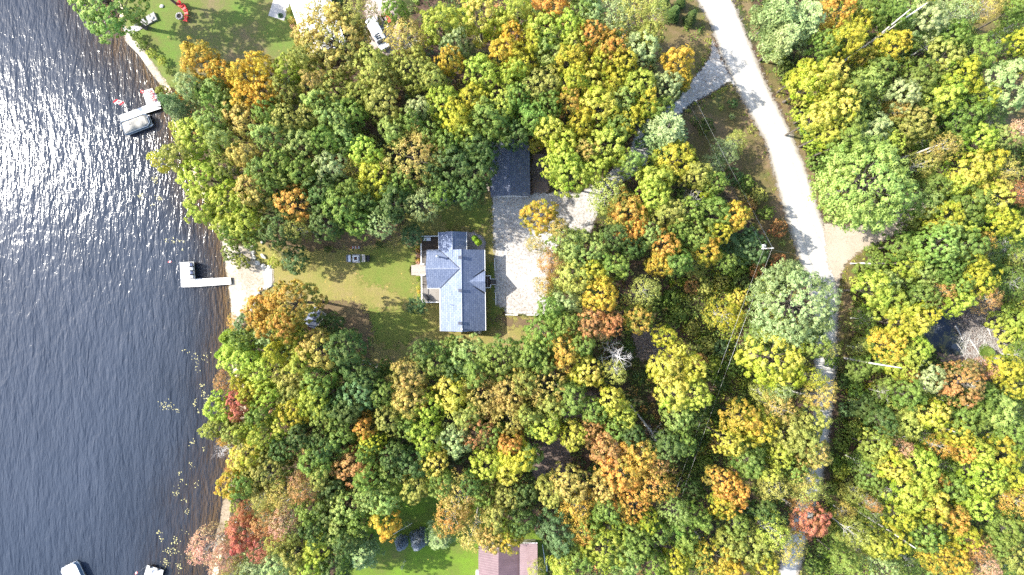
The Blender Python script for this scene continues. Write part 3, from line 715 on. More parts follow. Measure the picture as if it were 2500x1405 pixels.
# undergrowth: brush too thick to count, kept off lawns, roads and roofs ---------------
m = M['leaf'].copy(); m.name = 'undergrowth_foliage'; nt = m.node_tree
for nn in list(nt.nodes):
    if nn.type == 'ATTRIBUTE' and nn.attribute_name in ('leaf_a', 'leaf_b', 'leaf_k'):
        nn.attribute_type = 'GEOMETRY'; nn.attribute_name = {'leaf_a': 'ca', 'leaf_b': 'cb', 'leaf_k': 'ck'}[nn.attribute_name]
M['brush'] = m
def brush(name, pts, Rr, hgt, nl, leaf, cols, seed):
    g = np.random.default_rng(seed); n = len(pts)
    R = g.uniform(*Rr, n); Hh = g.uniform(*hgt, n)*R/Rr[1]
    e = norm(g.normal(size=(n, nl, 3))); e[..., 2] = np.abs(e[..., 2])
    rad = g.uniform(.45, 1.0, (n, nl, 1)); Z, _ = height(pts[:,0], pts[:,1])
    c = np.concatenate([pts, Z[:,None]], 1)[:,None,:] + e*rad*np.stack([R, R, Hh], -1)[:,None,:]
    c = c.reshape(-1, 3); e = e.reshape(-1, 3)
    N_ = norm(e*.7+np.array([0,0,.45])+g.normal(0,.4,e.shape)); T = norm(g.normal(size=e.shape)); S = leaf*g.uniform(.7,1.4,len(c))
    lv = np.stack([np.repeat(g.random(n), nl), g.random(n*nl), np.clip(e[:,2],0,1)], 1)
    me = quads_mesh(name, c, N_, T, S, .75, lv, M['brush'])
    # neighbouring shrubs are of a kind: pick the palette entry by slow noise + chance
    idx = (np.sin(pts[:,0]*.21+1.3)+np.sin(pts[:,1]*.27+pts[:,0]*.09)+g.normal(0,.9,n)); q = np.clip(((idx+2.2)/4.4*len(cols)).astype(int), 0, len(cols)-1)
    for nm, w_ in (('ca', 0), ('cb', 1)):
        a = np.array([(*PAL[k][w_], 1.0) for k in cols])[q]; a = np.repeat(a, nl, 0)
        at = me.attributes.new(nm, 'FLOAT_COLOR', 'FACE'); at.data.foreach_set('color', a.astype(np.float32).ravel())
    o = bpy.data.objects.new(name, me); C.objects.link(o); tag(o, kind='stuff'); return o
ROOFS = [[(1020,555),(1200,555),(1215,830),(1020,830)], [(1180,330),(1300,330),(1300,485),(1180,485)], [(1160,1325),(1320,1325),(1320,1500),(1160,1500)],
         [(690,-60),(800,-60),(800,145),(745,145)], [(745,745),(800,745),(800,805),(745,805)], [(1070,455),(1120,455),(1120,500),(1070,500)]]
block = [wp(p) for p in [YARD, TOPLAWN, BOTLAWN, ROAD, SIDE, DRIVE, BEACH, BEACHTOP, BEACHBOT, PARKING, POND, CLEARING] + ROOFS + GAPS]
soft = [wp(p) for p in [TRI1, TRI2, EASTV, EASTV2, TRACK]]
def free(pts, mg):
    k = -sdist(pts[:,0], pts[:,1], water_poly) > mg
    for q in block: k &= sdist(pts[:,0], pts[:,1], q) < -mg
    return k
gx, gy = np.meshgrid(np.arange(-64, 102, 1.25), np.arange(-62, 62, 1.25)); pts = np.stack([gx.ravel(), gy.ravel()], 1); pts = pts + rng.uniform(-.7,.7,pts.shape)
pts = pts[free(pts, .7)]
ins = np.zeros(len(pts), bool)
for q in soft: ins |= sdist(pts[:,0], pts[:,1], q) > -.3
keep = np.where(ins, rng.random(len(pts)) < .06, rng.random(len(pts)) < np.where(pts[:,0] > 25, 1.0, .80))
pts = pts[keep]; east = (pts[:,0] > 54) | ((pts[:,0] > 27) & (pts[:,1] < 8) & (pts[:,1] > -30) & (pts[:,0] < 48))
brush('undergrowth', pts[~east], (.6, 1.5), (.8, 2.4), 36, .28, ['d','g','b','g','o','d','o','C','g','t','g','g'], 5)
brush('undergrowth', pts[east], (.7, 1.8), (.9, 4.2), 54, .27, ['g','l','y','g','k','l','g','o','g','v','y','l'], 6)
# a low weedy rim where lawns and roads meet the trees
rim = []
for q in block[3:6] + soft:
    for _ in range(int(len(q)*14)):
        i = rng.integers(len(q)); a, b_ = q[i], q[(i+1) % len(q)]; t = rng.random(); rim.append((a[0]+(b_[0]-a[0])*t+rng.normal(0,.9), a[1]+(b_[1]-a[1])*t+rng.normal(0,.9)))
rim = np.array(rim); rim = rim[free(rim, .35)]; rim = rim[(np.abs(rim[:,0]) < 105) & (np.abs(rim[:,1]) < 64)]
brush('roadside_weeds', rim, (.2, .55), (.15, .55), 14, .18, ['o','y','g','t','y','o'], 8)

# ------------------------------------------------------------------ the main house (local frame, turned with the plot)
HO = P(1127, 690, 0)
house = empty('house', (HO[0], HO[1], 0), radians(.7), 'long bungalow with pale blue-grey shingle roof, two cross gables and a wraparound deck', 'house')
def HL(px, py, z):
    x, y, _ = P(px, py, z); dx, dy = x-HO[0], y-HO[1]; a = -radians(.7)
    return (dx*cos(a)-dy*sin(a), dx*sin(a)+dy*cos(a), z)
def slab(mb, q, t=.16):
    """roof plane: four (or three) corners, thickened downwards"""
    n = len(q); vs = [tuple(p) for p in q] + [(p[0], p[1], p[2]-t) for p in q]
    fs = [tuple(range(n)), tuple(range(n, 2*n))[::-1]] + [(i, n+i, n+(i+1)%n, (i+1)%n) for i in range(n)]
    mb.add(vs, fs)
ZE, ZR = 3.3, 5.9
xr = HL(1127, 700, ZR)[0]; xe = HL(1183.6, 700, ZE)[0]; xw = HL(1075, 760, ZE)[0]
yt = HL(1127, 610.5, ZE+.8)[1]; yb = HL(1127, 809, ZE+.8)[1]
# north wing
xr2 = HL(1104, 590, 5.2)[0]; xe2 = HL(1138.5, 590, ZE)[0]; xw2 = HL(1071.5, 590, ZE)[0]; ytn = HL(1104, 566.5, ZE+.6)[1]
zr2 = 4.95
walls = MB()
walls.prism([(xw+.35, yb+.35), (xe-.35, yb+.35), (xe-.35, yt-.3), (xw+.35, yt-.3)], 0, ZE-.02)
walls.add([(xw+.35,yb+.35,ZE-.02),(xe-.35,yb+.35,ZE-.02),(xr,yb+.35,ZR-.25)], [(0,1,2)])
walls.add([(xw+.35,yt-.3,ZE-.02),(xe-.35,yt-.3,ZE-.02),(xr,yt-.3,ZR-.25)], [(2,1,0)])
walls.prism([(xw2+.3, yt-.31), (xe2-.3, yt-.31), (xe2-.3, ytn-.3), (xw2+.3, ytn-.3)], 0, ZE-.03)
walls.add([(xw2+.3,ytn-.3,ZE-.03),(xe2-.3,ytn-.3,ZE-.03),(xr2,ytn-.3,zr2-.25)], [(2,1,0)])
gx0 = HL(1042, 658, ZE+.5)[0]; gyt = HL(1050, 612, ZE)[1]; gyb = HL(1050, 704, ZE)[1]; gym = (gyt+gyb)/2; ZG = ZR-.12
walls.prism([(gx0+.5, gyb+.35), (xw+.34, gyb+.35), (xw+.34, gyt-.35), (gx0+.5, gyt-.35)], 0, ZE-.04)
walls.add([(gx0+.5,gyb+.35,ZE-.04),(gx0+.5,gyt-.35,ZE-.04),(gx0+.5,gym,ZG-.3)], [(0,2,1)])
exw = HL(1181.5, 689, ZE+.6)[0]+.12; ey0 = HL(1181, 662, ZE)[1]; ey1 = HL(1181, 714, ZE)[1]; eym = (ey0+ey1)/2; ZP = ZE+1.75
walls.add([(exw-.3,ey1+.2,ZE-.1),(exw-.3,ey0-.2,ZE-.1),(exw-.3,eym,ZP-.22)], [(0,1,2)])
walls.build('wall', M['siding'], house)
s_main = (ZR-ZE)/(xe-xr)
roof = MB()
slab(roof, [(xr, yb, ZR), (xe, yb, ZE), (xe, yt, ZE), (xr, yt, ZR)]); slab(roof, [(xw, yb, ZE), (xr, yb, ZR), (xr, yt, ZR), (xw, yt, ZE)])
slab(roof, [(xr2, yt-.6, zr2-.01), (xe2, yt-.6, ZE-.01), (xe2, ytn, ZE-.01), (xr2, ytn, zr2-.01)]); slab(roof, [(xw2, yt-1.2, ZE-.012), (xr2, yt-1.2, zr2-.012), (xr2, ytn, zr2-.012), (xw2, ytn, ZE-.012)])
roof.build('roof', M['shingle'], house)
zgm = lambda x: 0
g1 = MB(); xt = xr - .25
slab(g1, [(gx0, gym, ZG), (xt, gym, ZG), (xw+.02, gyt, ZE+.03), (gx0, gyt, ZE+.03)]); slab(g1, [(gx0, gyb, ZE+.03), (xw+.02, gyb, ZE+.03), (xt, gym, ZG), (gx0, gym, ZG)])
tag(g1.build('gable_roof', M['shingle'], house), 'broad lakeside gable of blue-grey shingles')
g2 = MB(); xpk = HL(1139, 689, ZP)[0]
slab(g2, [(xpk, eym, ZP+.02), (exw+.1, eym, ZP+.02), (exw+.1, ey0, ZE+.08), (exw-.02, ey0, ZE+.08)][::-1], .12); slab(g2, [(exw-.02, ey1, ZE+.08), (exw+.1, ey1, ZE+.08), (exw+.1, eym, ZP+.02), (xpk, eym, ZP+.02)][::-1], .12)
tag(g2.build('porch_gable_roof', M['shingle'], house), 'small triangular gable over the inland porch')
fl = MB()      # dark strips in the valleys where the gables meet the main slopes
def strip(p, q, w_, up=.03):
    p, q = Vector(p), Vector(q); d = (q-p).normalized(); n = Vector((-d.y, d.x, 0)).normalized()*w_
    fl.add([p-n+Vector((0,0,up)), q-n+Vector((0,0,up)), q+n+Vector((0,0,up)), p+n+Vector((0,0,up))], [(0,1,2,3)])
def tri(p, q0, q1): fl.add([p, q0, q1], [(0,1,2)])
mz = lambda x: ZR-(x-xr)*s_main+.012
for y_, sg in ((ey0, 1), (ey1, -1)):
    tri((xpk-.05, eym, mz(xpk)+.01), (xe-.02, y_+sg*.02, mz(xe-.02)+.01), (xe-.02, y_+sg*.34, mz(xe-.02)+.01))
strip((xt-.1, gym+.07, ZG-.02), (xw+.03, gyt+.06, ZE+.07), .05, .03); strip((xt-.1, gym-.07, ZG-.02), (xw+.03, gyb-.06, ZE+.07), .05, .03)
fl.build('valley_strip', M['dark'], house)
cap = MB()
cap.tube([(xr, yb-.01, ZR+.01), (xr, yt+.01, ZR+.01)], .07, 4); cap.tube([(xr2, yt, zr2+.01), (xr2, ytn+.01, zr2+.01)], .06, 4)
cap.tube([(gx0-.01, gym, ZG+.01), (xt, gym, ZG+.01)], .05, 4); cap.build('ridge_cap', simple('ridge_shingle', (.40,.43,.50), .8, .1), house)
def gut(*r): MB().box(*r).build('gutter', M['white'], house)     # pale fascia and gutter lines
gut(xe+.002, xe+.11, yb, yt, ZE-.2, ZE-.02); gut(xw-.11, xw-.002, yb, gyb-.02, ZE-.2, ZE-.02)
gut(xe2+.002, xe2+.10, yt+.01, ytn, ZE-.2, ZE-.02); gut(xw2-.10, xw2-.002, gyt+.02, ytn, ZE-.2, ZE-.02)
gut(gx0, xw, gyt+.002, gyt+.10, ZE-.16, ZE); gut(gx0, xw, gyb-.10, gyb-.002, ZE-.16, ZE)
gut(gx0-.08, gx0-.002, gyb, gyt, ZE-.2, ZE-.05)
for py in (628.7, 709.6, 789.7):
    x, y, z = HL(1123, py, ZR+.3)
    v = MB().box(x-.24, x+.24, y-.22, y+.22, ZR-.35, ZR+.22).box(x-.30, x+.30, y-.27, y+.27, ZR+.23, ZR+.29); v.build('roof_vent', M['slate'], house)
x, y, z = HL(1128, 804.5, ZR+.2); MB().tube([(x,y,ZR-.2),(x,y,ZR+.25)], .09, 8).ball((x-.05,y,ZR+.28), .2, 8, 5, .5).build('exhaust_vent', M['white'], house)
x, y, z = HL(1068.5, 626.5, 5.6)
ch = MB().tube([(x,y,3.6),(x,y,5.9)], .13, 10).build('chimney_pipe', M['galv'], house, True); MB().tube([(x,y,5.88),(x,y,5.96),(x,y,6.08)], [.24,.26,.05], 10).build('chimney_cap', M['galv'], ch)
tw = HL(1104, 745.5, 5.1); MB().tube([(tw[0]-.35,tw[1]+.1,tw[2]-.28),(tw[0]-.1,tw[1]+.06,tw[2]-.10),(tw[0]+.25,tw[1]-.06,tw[2]+.06)], [.03,.035,.02], 5).build('vent_hook', M['dark'], house)
def win(face, a, z0, w_, h_, pos):
    f = MB(); g = MB()
    if face in 'EW':
        s_ = 1 if face == 'E' else -1; x0, x1 = sorted((pos, pos+s_*.05)); f.box(x0, x1, a-w_/2-.07, a+w_/2+.07, z0-.07, z0+h_+.07); x0, x1 = sorted((pos+s_*.051, pos+s_*.065)); g.box(x0, x1, a-w_/2, a+w_/2, z0, z0+h_)
    else:
        s_ = 1 if face == 'N' else -1; y0, y1 = sorted((pos, pos+s_*.05)); f.box(a-w_/2-.07, a+w_/2+.07, y0, y1, z0-.07, z0+h_+.07); y0, y1 = sorted((pos+s_*.051, pos+s_*.065)); g.box(a-w_/2, a+w_/2, y0, y1, z0, z0+h_)
    o = f.build('window', M['white'], house); g.build('pane', M['glass'], o)
for y_ in (yb+2, yb+5.5, yt-3.0): win('E', y_, 1.5, 1.3, 1.1, xe-.35)
for y_ in (gym-1.6, gym, gym+1.6): win('W', y_, 1.3, 1.3, 1.5, gx0+.5)
for x_ in (xr-2, xr+1.8): win('S', x_, 1.5, 1.3, 1.1, yb+.35)
win('N', xr2, 1.5, 1.3, 1.1, ytn-.3)
d_ = MB().box(xe-.35, xe-.29, eym-.45, eym+.45, .75, 2.8).build('door', M['red_wood'], house); MB().ball((xe-.25, eym-.35, 1.75), .04).build('handle', M['galv'], d_)
# decks ------------------------------------------------------------------
zd = .75
def rect(px0, px1, py0, py1, z=zd):
    a = HL(px0, py0, z); b_ = HL(px1, py1, z); return min(a[0],b_[0]), max(a[0],b_[0]), min(a[1],b_[1]), max(a[1],b_[1])
def deckbox(name, r, mt, z=zd, t=.2, lab=None):
    o = MB().box(*r, z-t, z).build(name, mt, house)
    if lab: tag(o, lab)
    return o
xl = rect(1029.5, 1042, 612, 646)[0]
A = rect(1029.5, 1074, 578.5, 612); deckbox('deck', A, M['wood_dark'], zd, .2, 'dark stained upper deck')
B1 = rect(1029.5, 1045, 612, 646); deckbox('deck', (B1[0], B1[1], B1[2], B1[3]-.003), M['wood_grey'])
Cc = rect(1014.5, 1045, 646, 673); deckbox('landing', (Cc[0], Cc[1], Cc[2], Cc[3]-.003), M['wood_pale'], zd+.02, .14, 'bleached pale wooden landing facing the lake')
B2 = rect(1030.5, 1045, 673, 704); deckbox('deck', (B2[0], B2[1], B2[2], B2[3]-.003), M['wood_grey'])
D2 = rect(1031, 1077, 704, 738); deckbox('deck', (D2[0], D2[1], D2[2], D2[3]-.003), simple('sun_bleached_deck', (.27,.25,.23), .8, .14, .8))
steps = MB()
for k in range(3): steps.box(Cc[0]-.28*(k+1), Cc[0]-.28*k-.003, Cc[2]+.1, Cc[3]-.1, 0, zd-.19*(k+1))
steps.build('step', M['wood_pale'], house)
def rail(x0, y0, x1, y1, h=1.0, z=zd, n=None):
    rl = MB()
    L = math.hypot(x1-x0, y1-y0); n = n or max(1, int(L/1.5)); a = math.atan2(y1-y0, x1-x0)
    rl.obox(((x0+x1)/2, (y0+y1)/2, z+h), (L, .15, .05), a); rl.obox(((x0+x1)/2, (y0+y1)/2, z+.12), (L-.12, .05, .05), a)
    for k in range(n+1): t = k/n; rl.obox((x0+(x1-x0)*t, y0+(y1-y0)*t, z+h/2-.03), (.1, .1, h-.005), a)
    for k in range(1, int(L/.16)): t = k*.16/L; rl.obox((x0+(x1-x0)*t, y0+(y1-y0)*t, z+h/2), (.025, .025, h-.15), a)
    rl.build('railing', M['white'], house)
rail(A[0], A[3], A[1]-.25, A[3]); rail(A[1]-.2, A[3]+.1, A[1]-.2, ytn-.5); rail(A[0]-.02, A[3]-1.2, A[0]-.02, B1[2]); rail(B2[0], B2[3], B2[0], D2[2]); rail(D2[0]+.1, D2[2], D2[1]-.3, D2[2])
rail(Cc[0]+.9, Cc[3], Cc[1]-.5, Cc[3], 1.0); rail(Cc[0]+.9, Cc[2], Cc[1]-.5, Cc[2], 1.0)
E = rect(1182, 1198, 674, 702.6); deckbox('porch', E, M['wood_dark'], .7)
E2 = rect(1198, 1210.5, 682, 695.5)
st = MB()
for k in range(4): st.box(E[1]+.24*k+.004, E[1]+.24*(k+1), E2[2]+.08, E2[3]-.08, 0, .7-.14*(k+1))
st.build('step', M['wood_grey'], house)
rail(E[0]+.1, E[3], E[1], E[3], .95, .7); rail(E[0]+.1, E[2], E[1], E[2], .95, .7); rail(E[1], E[3]-.05, E[1], E2[3], .95, .7); rail(E[1], E2[2], E[1], E[2]+.05, .95, .7)
for yy in (E2[3], E2[2]):
    rl = MB(); rl.obox(((E[1]+E2[1])/2, yy, 1.32), (E2[1]-E[1], .07, .06), 0, (0, .45)); rl.obox((E2[1], yy, .5), (.08,.08,1.0)); rl.obox(((E[1]+E2[1])/2, yy, .6), (.06,.06,1.0))
    rl.build('railing', M['white'], house)
for r_ in (B1, B2):
    MB().box(r_[0]+.15, r_[1]-.1, (r_[2]+r_[3])/2-.04, (r_[2]+r_[3])/2+.04, zd+.003, zd+.012).build('trim_board', M['wood_dark'], house); MB().box(r_[1]-.22, r_[1]-.14, r_[2]+.1, r_[3]-.1, zd+.013, zd+.02).build('trim_board', M['wood_dark'], house)
MB().box((E[0]+E[1])/2-.05, (E[0]+E[1])/2+.05, E[2]+.1, E[3]-.1, .703, .712).build('trim_board', M['wood_pale'], house)

# things round the house ---------------------------------------------------
def g(px, py, z=0): return P(px, py, z)
x, y, _ = g(1042.5, 585, 1.2); o = empty('deck_bench', (x, y, zd), radians(1), 'pale metal bench with a light cushion on the upper deck corner', 'bench')
MB().box(-.65,.65,-.26,.26,.38,.44).build('seat', M['galv'], o); MB().box(-.58,.58,-.2,.2,.442,.54).build('cushion', M['hull'], o, bevel=.03)
MB().box(-.65,.65,.26,.31,.3,.8).build('backrest', M['white'], o)
for a_ in (-.58,.58):
    for b_ in (-.2,.2): MB().box(a_-.03,a_+.03,b_-.03,b_+.03,0,.379).build('leg', M['grey'], o)
x, y, _ = g(1041.5, 727, 1.6); o = empty('barbecue_grill', (x, y, zd), radians(-52), 'black barbecue grill with side shelves at the lower deck corner', 'grill')
MB().box(-.42,.42,-.28,.28,.5,.85).build('firebox', M['black'], o, bevel=.03); MB().tube([(-.42,0,.86),(.42,0,.86)], .29, 12).build('lid', M['black'], o)
MB().box(-.80,-.43,-.25,.25,.80,.84).build('side_shelf', M['dark'], o); MB().box(.43,.80,-.25,.25,.80,.84).build('side_shelf', M['dark'], o)
MB().box(-.4,.4,-.26,.26,.05,.49).build('cart', M['dark'], o); MB().tube([(-.3,-.34,.95),(.3,-.34,.95)], .02, 6).build('handle', M['galv'], o)
for a_ in (-.35,.35): MB().tube([(a_,-.3,.08),(a_,-.24,.08)], .08, 10).build('wheel', M['tyre'], o)
x, y, _ = g(1035, 722, 1.3)
for i, (px, py) in enumerate(((1160.6, 812.5), (1170.6, 811.5))):
    x, y, _ = g(px, py, 1.3); o = empty('propane_tank', (x, y, 0), 0, ['white upright propane tank by the gable wall, closer to the lake', 'white upright propane tank by the gable wall, closer to the driveway'][i], 'propane tank', 'propane tanks against the house')
    MB().tube([(0,0,.05),(0,0,.12),(0,0,1.15),(0,0,1.3),(0,0,1.36)], [.26,.33,.33,.22,.1], 16).build('tank', M['tank'], o, True)
    MB().tube([(0,0,1.34),(0,0,1.46)], .1, 8).build('valve_cap', M['white'], o)
# planting bed with gravel mulch by the cedars, flower bed along the deck
sheet('gravel_bed', [[(1137,566),(1160,569),(1178,578),(1186,592),(1184,612),(1137,612)]], .016, gravel_mat('purplish_gravel', (.30,.26,.27), (.42,.38,.39), (.52,.48,.48), (.12,.09,.08), .4, .3))
sheet('flower_bed', [[(1015,597),(1027,597),(1029,645),(1018,645)], [(1017,675),(1029,675),(1030,726),(1021,726)]], .016, M['bare'])
sheet('stepping_stones', [[(1001,648),(1012,645),(1016,660),(1013,673),(1003,672),(999,660)]], .018, gravel_mat("pale_flagstones", (.36,.29,.24), (.44,.37,.31), (.50,.43,.37), (.3,.22,.15), .3, .2))
FL = [(1021,603,'yellow','Y'),(1022,613,'orange','O'),(1023,624,'pink','P'),(1022,635,'tan orange','a'),(1022,642,'peach','P'),(1022,682,'bright green','k'),(1024,692,'olive','o'),(1023,702,'lemon yellow','Y'),(1024,713,'amber','a'),(1025,722,'yellow-green','y')]
for i, (px, py, cn, code) in enumerate(FL):
    o = plant(px, py, 6.5, code, 'u', .75); o.name = 'flowering_plant'
    where = 'upper' if py < 660 else 'lower'
    tag(o, f'{cn} mound of blooms in the {where} flower bed along the deck railing', 'flowering plant', 'flower bed plants by the deck')

# parking rails ---------------------------------------------------------
def fence(px0, py0, px1, py1, lab, n=3, h=.75, m_=None, nm='parking_rail', gp='white rails round the gravel parking area', th=.12):
    a = Vector(g(px0, py0, h)); b_ = Vector(g(px1, py1, h)); mid = (a+b_)/2; d = b_-a; L = d.length; rz = math.atan2(d.y, d.x)
    o = empty(nm, (mid.x, mid.y, 0), rz, lab, 'rail', gp)
    MB().box(-L/2, L/2, -th/2, th/2, h-.12, h).build('rail', m_ or M['white'], o)
    for k in range(n): x_ = -L/2+.12+(L-.24)*k/(n-1); MB().box(x_-.07, x_+.07, -th/2-.003, th/2+.003, 0, h-.121).build('post', m_ or M['white'], o)
    return o
fence(1207.5, 631, 1208.5, 661, 'white rail on the driveway edge, between the porch steps and the cedars')
fence(1210, 715, 1210.7, 745.5, 'white rail on the driveway edge, below the porch steps')
fence(1234, 769, 1264, 770, 'white rail along the lower end of the parking gravel, closer to the house')
fence(1285.5, 769.5, 1313, 770, 'white rail along the lower end of the parking gravel, closer to the trees')

# fire table set ---------------------------------------------------------
x, y, _ = g(868, 631.5, .5); o = empty('fire_table', (x, y, 0), radians(-1), 'square white stone fire table with a dark burner on the lawn', 'fire table')
MB().box(-.72,.72,-.72,.72,.015,.07).build('base_slab', M['concrete'], o)
t_ = MB(); 
for (a0,a1,b0,b1) in ((-.52,.52,.26,.52),(-.52,.52,-.52,-.26),(-.52,-.26,-.26,.26),(.26,.52,-.26,.26)): t_.box(a0,a1,b0,b1,.35,.5)
t_.box(-.45,.45,-.45,.45,.071,.349); t_.build('table_top', M['white'], o); MB().box(-.255,.255,-.255,.255,.35,.40).build('burner_tray', M['char'], o)
mbr = MB(); mbr.rock((0,0,.42), .11, .5, 3); mbr.build('burner', M['red_wood'], o)
def seat_(px, py, rz, lab, frame, seatm, w_=1.25, name='garden_chair', cat='chair', gp='seats round the fire table'):
    x, y, _ = g(px, py, .5); o = empty(name, (x, y, 0), rz, lab, cat, gp)
    MB().box(-w_/2,w_/2,-.24,.24,.38,.44).build('seat', seatm, o, bevel=.02); MB().obox((0,.33,.66), (w_,.05,.5), 0, (-.25,0)).build('backrest', frame, o)
    for sx_ in (-w_/2-.04, w_/2+.04):
        MB().box(sx_-.03,sx_+.03,-.28,.32,.58,.62).build('armrest', frame, o)
        for b_ in (-.25,.27): MB().box(sx_-.025,sx_+.025,b_-.025,b_+.025,0,.579).build('leg', frame, o)
    return o
seat_(852.5, 631.5, radians(90), 'grey two-seat bench with pale slats on the lake side of the fire table', M['grey'], M['galv'], 1.15, 'garden_bench', 'bench')
seat_(886.5, 631, radians(-90), 'pale-cushioned bench close on the house side of the fire table', M['white'], M['concrete'], 1.1, 'garden_bench', 'bench')
seat_(897.5, 631.5, radians(-90), 'black metal framed chair set farther back on the house side of the fire table', M['black'], M['lawn'] if 0 else M['dark'], .95)
x, y, _ = g(867, 604.5, .5); o = empty('firewood_pile', (x, y, 0), 0, 'low row of split firewood lying on the lawn above the fire table', 'firewood')
for k in range(9): MB().tube([(-.72+k*.17, -.2+random.uniform(-.03,.03), .13), (-.72+k*.17, .2, .13+random.uniform(0,.03))], random.uniform(.075,.09), 7).build('log', M['driftwood'] if k % 3 else M['red_wood'], o)

# garage --------------------------------------------------------------------
def gable_house(name, c, L, W_, ze, zr, rz, roofm, wallm, lab, cat, rr=0.0, over=.3, xoff=0.0, cols=None):
    o = empty(name, (c[0], c[1], 0), rz, lab, cat); wv = MB()
    wv.prism([(-W_/2+over,-L/2+over),(W_/2-over,-L/2+over),(W_/2-over,L/2-over),(-W_/2+over,L/2-over)], 0, ze-.02)
    for s_ in (-1, 1): wv.add([(-W_/2+over,s_*(L/2-over),ze-.02),(W_/2-over,s_*(L/2-over),ze-.02),(xoff,s_*(L/2-over),zr-.2)], [(0,1,2) if s_ < 0 else (2,1,0)])
    wv.build('wall', wallm, o); r_ = MB()
    slab(r_, [(xoff,-L/2,zr),(W_/2,-L/2,ze),(W_/2,L/2,ze),(xoff,L/2,zr)]); slab(r_, [(-W_/2,-L/2,ze),(xoff,-L/2,zr),(xoff,L/2,zr),(-W_/2,L/2,ze)])
    ro = r_.build('roof', roofm, o); return o, ro
ct = g(1245.5, 411, 3.6)
gar, gro = gable_house('garage', ct, 9.35, 6.75, 2.7, 4.5, radians(.6), M['shingle_dark'], M['siding'], 'detached garage with dark navy shingle roof littered with leaves', 'garage')
MB().tube([(0,-4.68,4.52),(0,4.68,4.52)], .07, 5).build('ridge_cap', simple('ridge_dark', (.16,.19,.27), .8, .2), gar)
MB().box(-3.0,3.0,-4.76,-4.68,2.5,2.66).build('fascia', M['white'], gar)
MB().box(-.50,-.22,-1.75,-1.4,4.2,4.5).build('roof_vent', M['slate'], gar)
MB().tube([(1.55,-.75,3.75),(1.7,-.95,3.68),(1.75,-1.1,3.7)], .035, 5).build('fallen_twig', M['driftwood'], gar)
dd = MB().box(-2.4,2.4,-4.40,-4.375,.02,2.3).build('garage_door', M['white'], gar)
for k in range(4): MB().box(-2.35,2.35,-4.408,-4.401,.1+k*.56,.58+k*.56).build('door_panel', M['hull'], dd)
x, y, _ = g(1191, 458.5, .6); o = empty('storage_box', (x, y, 0), radians(1), 'narrow tan wooden box against the lake side wall of the garage', 'storage box')
MB().box(-.22,.22,-.6,.6,.02,.75).build('box', M['old_wood'], o); MB().box(-.25,.25,-.63,.63,.751,.81).build('lid', simple('tan_lid', (.42,.35,.29), .8, .1), o)
def brushpile(name, px, py, R_, n, lab, mt, cat='brush pile', h=.5, seed=1, L_=(.6,1.6), r0=.025):
    rs = random.Random(seed); x, y, _ = g(px, py); mb = MB()
    for k in range(n):
        a = rs.uniform(0, 2*pi); d = R_*rs.random()**.6; cx_, cy_ = d*cos(a), d*sin(a); t = rs.uniform(0, pi); L = rs.uniform(*L_); z = rs.uniform(.03, h)*(1-d/R_*.7); dz = rs.uniform(-.12,.12)*L
        mb.tube([(cx_-cos(t)*L/2, cy_-sin(t)*L/2, max(.03,z-dz)), (cx_+rs.uniform(-.08,.08), cy_+rs.uniform(-.08,.08), z+.03), (cx_+cos(t)*L/2, cy_+sin(t)*L/2, max(.03,z+dz))], [r0*rs.uniform(.6,1.6), r0, r0*.4], 4, False)
    o = mb.build(name, mt); o.location = (x, y, 0); return tag(o, lab, cat)
brushpile('brush_pile', 1322, 418, 2.0, 230, 'brown pile of cut branches on the soil beside the garage', M['brushwood'])
brushpile('brush_pile', 2375, 770, 4.0, 420, 'dark heap of dead sticks at the upper rim of the pond', M['brushwood'], L_=(1.2,3.4), h=1.0, seed=4)
brushpile('brush_pile', 2400, 830, 4.6, 420, 'silvery scatter of dead sticks beside the pond', M['driftwood'], L_=(1.0,3.0), h=.5, seed=5, r0=.022)
brushpile('brush_pile', 1590, 845, 2.6, 160, 'brown deadwood in the bare gap among middle trees', M['brushwood'], L_=(.8,2.2), seed=6)
brushpile('brush_pile', 2445, 600, 1.3, 70, 'small bleached stick heap in the inland scrub', M['driftwood'], seed=7, h=.8)

# small sheds -----------------------------------------------------------------
sh, _ = gable_house('garden_shed', g(1091, 477, 2.0), 2.6, 2.5, 1.8, 2.4, 0, M['navy'], M['siding'], 'little navy-roofed shed tucked under dark trees above the lawn', 'shed', over=.15)
MB().obox((-.5,-.2,2.30), (.05,2.0,.04), .35, (0,.0)).obox((.5,-.3,2.30), (.05,2.0,.04), -.35).build('roof_pole', M['grey'], sh)
x, y, _ = g(1098, 491, .2); o = empty('wooden_ramp', (x, y, 0), 0, 'weathered grey plank platform in front of the navy shed', 'platform')
MB().box(-1.25,1.25,-.32,.28,.1,.2).build('deck', M['old_wood'], o); MB().box(-.6,.75,.29,.5,.16,.30).build('step', M['old_wood'], o)
s2, _ = gable_house('lakeside_shed', g(766, 777, 2.2), 3.2, 2.4, 1.9, 2.5, radians(-38), M['shingle_dark'], M['siding'], 'dark-roofed shed mostly hidden under the maple beside the lawn', 'shed', over=.15)
MB().box(.95,1.4,-1.55,1.55,1.84,1.92).build('eave_board', M['old_wood'], s2)

